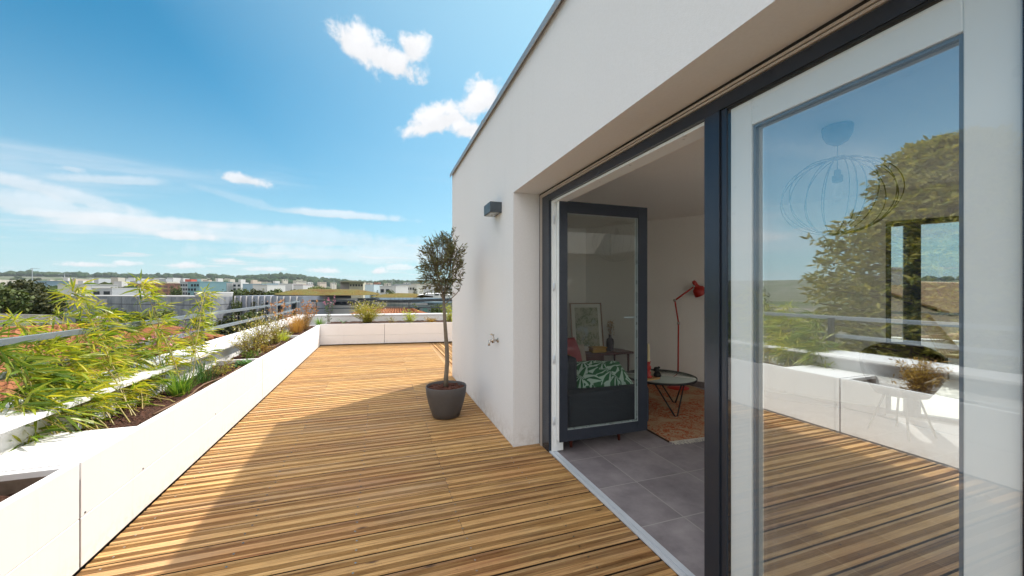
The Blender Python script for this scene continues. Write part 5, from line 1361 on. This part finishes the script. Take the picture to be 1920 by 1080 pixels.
block(352, 374, 529, 290, 288, 22, TEA, 'teal glass office with dark windows', 4, 'office_building', cols=4)
block(375, 436, 528.5, 300, 320, 24, (.22, .34, .36), 'blue green office with a white zigzag facade', 3, 'office_building', zig=True, wins=False)
block(436, 452, 530, 320, 322, 20, WHT, 'white end block right of the zigzag office', 2, 'office_building')
block(455, 492, 533, 300, 300, 20, (.24, .34, .42), 'blue grey shed right of the zigzag office', 1, 'warehouse', wins=False)
block(474, 501, 535, 250, 250, 20, WHT, 'white low warehouse above the tree belt', 1, 'warehouse', wins=False)
block(501, 522, 532, 420, 420, 20, BLU, 'blue flat shed below the wooded hill', 1, 'warehouse', wins=False)
block(522, 548, 532.5, 380, 380, 20, WHT, 'white flat factory below the wooded hill', 1, 'warehouse', wins=False)
block(550, 568, 534.5, 370, 370, 20, WHT, 'small white factory right of the larger one', 1, 'warehouse', roof=(.25, .1, .12), wins=False)
block(638, 655, 528.5, 345, 343, 26, (.24, .21, .20), 'brown grey end of the large domed hall', 1, 'office_building', wins=False)
th = block(655, 681, 530, 343, 346, 26, (.50, .47, .38), 'large hall with a curved cream roof', 1, 'exhibition_hall', cols=5)
L_ = [W(636 + 46 * i / 10, 0, 330) for i in range(11)]
mb = MB(); vs = []
for v in (0, 26):
    for i in range(11):
        p = Wz(637 + 46 * i / 10, 331 + v, zat(529.5, 331) + 1.6 * math.sin(math.pi * i / 10) ** .6); vs.append(p)
mb.add(vs, [(i, i+1, 12+i, 11+i) for i in range(10)] + [tuple(range(11))], 0, True); obj('curved_roof', mb, cm((.56, .53, .42)), th)
block(684, 701, 534.5, 300, 300, 20, (.44, .54, .60), 'pale blue white warehouse right of the domed hall', 1, 'warehouse', wins=False)
block(708, 714, 530, 420, 420, 12, BRK, 'small brick tower on the right skyline', 2)
block(712, 742, 537, 210, 209, 18, WHT, 'white pitched shed before the right skyline', 1, 'warehouse', cols=3)
block(738, 768, 532.5, 420, 410, 20, GRY, 'wide grey block on the right skyline', 2, 'office_building')
block(750, 782, 535.5, 300, 295, 20, (.58, .56, .52), 'pale block with upright stripes on the right skyline', 1, 'office_building', cols=7)
block(786, 812, 533, 320, 320, 20, CRM, 'cream block behind the conifers on the right skyline', 2)
block(812, 850, 536, 260, 260, 20, WHT, 'white block hidden behind the olive crown', 2)
block(555, 575, 526, 1500, 1500, 30, CRM, 'small cream houses block high on the wooded hill', 2)
block(600, 612, 529, 1700, 1700, 30, TAN, 'small tan block on the slope right of the hilltop', 2)
block(478, 486, 528, 1500, 1500, 20, TAN, 'tiny tan house left on the wooded hill', 1)
for i, (px, yt, d, c, wd) in enumerate([(20, 525.5, 1150, WHT, 'white'), (88, 524.5, 1250, CRM, 'cream'), (100, 526, 980, TAN, 'tan'), (146, 526.5, 760, WHT, 'low white'), (168, 522.5, 1300, WHT, 'distant white'), (216, 527, 800, CRM, 'cream lower'),
        (405, 522, 1400, WHT, 'small white'), (428, 523.5, 1500, CRM, 'small cream'), (447, 524, 1250, WHT, 'long white'), (470, 525, 1400, TAN, 'small tan'), (512, 527, 1350, WHT, 'white hillside'), (531, 524, 1800, CRM, 'cream hillside'), (578, 529, 1300, WHT, 'white roadside'), (622, 530, 1500, CRM, 'cream roadside'), (690, 530.5, 1000, TAN, 'tan flat'), (724, 531, 1100, CRM, 'cream flat'), (760, 530, 1300, WHT, 'white flat'), (798, 531, 1200, CRM, 'pale flat')]):
    place = 'left of the tower cranes' if px < 60 else 'right of the tall crane' if px < 130 else 'above the long grey building' if px < 300 else 'above the zigzag office' if px < 460 else 'below the wooded hill' if px < 640 else 'on the right skyline'
    block(px, px + 9, yt, d, d, 18, c, wd + ' block in the distance ' + place, 2, cols=2)
# cranes
def crane(px, ytop, d, jl, jr, label):
    zt = zat(ytop, d); c = Wz(px, d, GZ); th = thing('tower_crane', (c.x, c.y, GZ), label, 'crane', 'tower cranes on the skyline')
    w_ = d / FPX * .9; m = cm((.30, .33, .36))
    mb = MB(); mb.bar((c.x, c.y, GZ), (c.x, c.y, zt - w_*1.5), w_, w_); obj('mast', mb, m, th)
    a, b = Wz(px - jl, d, zt), Wz(px + jr, d, zt)
    mb = MB(); mb.bar(a, b, w_*.6, w_*.7); obj('jib', mb, m, th)
    obj('tower_head', MB().tube([(c.x, c.y, zt - w_), (c.x, c.y, zt + w_*1.6)], [w_*.8, w_*.3], 4), m, th)
    mb = MB(); p = Wz(px - jl, d, zt - w_*.9); mb.obox(p, (w_*1.5, w_, w_*1.3)); obj('counterweight', mb, m, th)
crane(60.5, 503.5, 900, 3, 14, 'tall tower crane at the far left of the skyline')
crane(121, 514, 1100, 11, 13, 'smaller tower crane above the white cube house')
# lamp post / antenna
p = Wz(735, 900, 20)
tag(obj('radio_mast', MB().tube([(p.x, p.y, GZ), (p.x, p.y, zat(524, 900))], [1.2, .4], 5), cm(GRY)), 'thin radio mast on the right skyline', 'mast')
for px, lb in ((171, 'slim lamp post between the white shed and the tree line'), (626, 'tall thin pole standing before the wooded slope')):
    p = Wz(px, 160, 0); tag(obj('lamp_post', MB().tube([(p.x, p.y, GZ), (p.x, p.y, zat(526, 160))], [.12, .06], 5), M_RAIL), lb, 'lamp post')

# ---- beyond the slanted window: opposite terrace and the neighbour across
pA = [aw(1.9, .36), aw(7.4, .36), aw(7.4, 3.2), aw(1.2, 3.2)]
structure('side_terrace', MB().prism(pA, -.05, -.01), simple('terrace_slab', (.55, .52, .48), .8))
pA = [aw(1.0, 3.3), aw(8, 3.3), aw(8, 3.5), aw(1.0, 3.5)]
tag(obj('parapet_wall', MB().prism(pA, -.05, .62), M_PARA), 'low white parapet seen through the slanted window', 'parapet')
g = MB(); a, b = aw(1.0, 3.4), aw(8, 3.4); 
sr = thing('railing', (a[0], a[1], .62), 'slim metal railing seen through the slanted window', 'railing')
for z in (.86, 1.06): 
    g = MB(); g.bar((a[0], a[1], z), (b[0], b[1], z), .03, .04); obj('rail', g, M_RAIL, sr)
for k in range(6):
    c = aw(1.2 + k*1.2, 3.4); obj('post', MB().tube([(c[0], c[1], .621), (c[0], c[1], .84)], .015, 6), M_RAIL, sr)
pa = pdir(1665, 0); pb = pdir(1850, 0)
def PR(px, d, z): v = W(px, HY, d); v.z = z; return v
M_HW2 = simple('neighbour_render', (.62, .55, .46), .9, var=.08, scale=1)
r0, r1 = PR(1640, 9, .9), PR(1860, 12.5, .75)
ee = (r1 - r0).normalized(); house(PR(1600, 15, 1.75), PR(1800, 19, 1.75), (1.4, -2.2, 0), 1.2, 'tile roofed neighbour house with chimney seen through the slanted window', M_HW2, M_ROOF2, chim=PR(1668, 16, 2.3))
house(PR(1600, 9.6, .10), PR(1900, 12.4, .10), (.9, -1.5, 0), .75, 'low pale tiled roof just beyond the slanted window', M_HW2, M_ROOF2)
# rattan lounge chair on the side terrace
cc_ = PR(1752, 6.3, 0); rc = thing('rattan_chair', cc_, 'open weave rattan lounge chair outside the slanted window', 'chair')
mb = MB(); M_RAT = simple('rattan', (.30, .20, .09), .6)
for i in range(13):
    u = -1 + i / 6
    pts = [cc_ + Vector((u * .32 * (1 - .5 * v), .10 * v + .05 * u * u, .45 + .62 * v + .0)) + Vector((.0, .25 * (1 - v) * -1, 0)) for v in (0, .2, .4, .6, .8, 1)]
    mb.tube(pts, .006, 4, cap=False)
for v in [i / 9 for i in range(10)]:
    pts = [cc_ + Vector((u * .32 * (1 - .5 * v), .10 * v + .05 * u * u - .25 * (1 - v), .45 + .62 * v)) for u in (-1, -.5, 0, .5, 1)]
    mb.tube(pts, .006, 4, cap=False)
obj('backrest', mb, M_RAT, rc)
obj('seat', MB().lathe([(0, .40), (.26, .41), (.31, .44), (.30, .47), (0, .45)], cc_ + Vector((0, -.3, 0)), 20), M_RAT, rc)
for sx in (-.28, .28):
    for sy in (-.5, -.05): obj('leg', MB().tube([cc_ + Vector((sx*.8, sy, .41)), cc_ + Vector((sx, sy, -.01))], .014, 6), simple('green_steel', (.04, .08, .06), .5) if not bpy.data.materials.get('green_steel') else bpy.data.materials['green_steel'], rc)
# ---- the air: pale haze between the terrace and the hills
m, t = mat('haze_air'); pv = t.n('ShaderNodeVolumePrincipled'); pv.inputs['Color'].default_value = (.78, .87, .95, 1); pv.inputs['Density'].default_value = .00005; pv.inputs['Anisotropy'].default_value = .2
t.nt.links.new(pv.outputs[0], t.n('ShaderNodeOutputMaterial').inputs['Volume'])
if HAZE: tag(obj('haze', MB().box(-6100, -6100, GZ - 3, 6100, 6100, 210), m), None, None, None, 'stuff')
EXPO = .88
# ------------------------------------------------------------------ render settings
for o in list(scene.objects):
    if 'org' in o: del o['org']
scene.render.engine = 'CYCLES'
scene.view_settings.view_transform = 'Standard'; scene.view_settings.look = 'None'
scene.view_settings.exposure = EXPO; scene.view_settings.gamma = 1
scene.view_settings.use_curve_mapping = False
cy = scene.cycles
cy.use_denoising = True
try: cy.denoiser = 'OPENIMAGEDENOISE'
except Exception: pass
cy.use_adaptive_sampling = True; cy.adaptive_threshold = .02; cy.adaptive_min_samples = 16
cy.max_bounces = 9; cy.diffuse_bounces = 5; cy.glossy_bounces = 5; cy.transmission_bounces = 6; cy.transparent_max_bounces = 12
cy.caustics_reflective = False; cy.caustics_refractive = False
cy.sample_clamp_indirect = 6
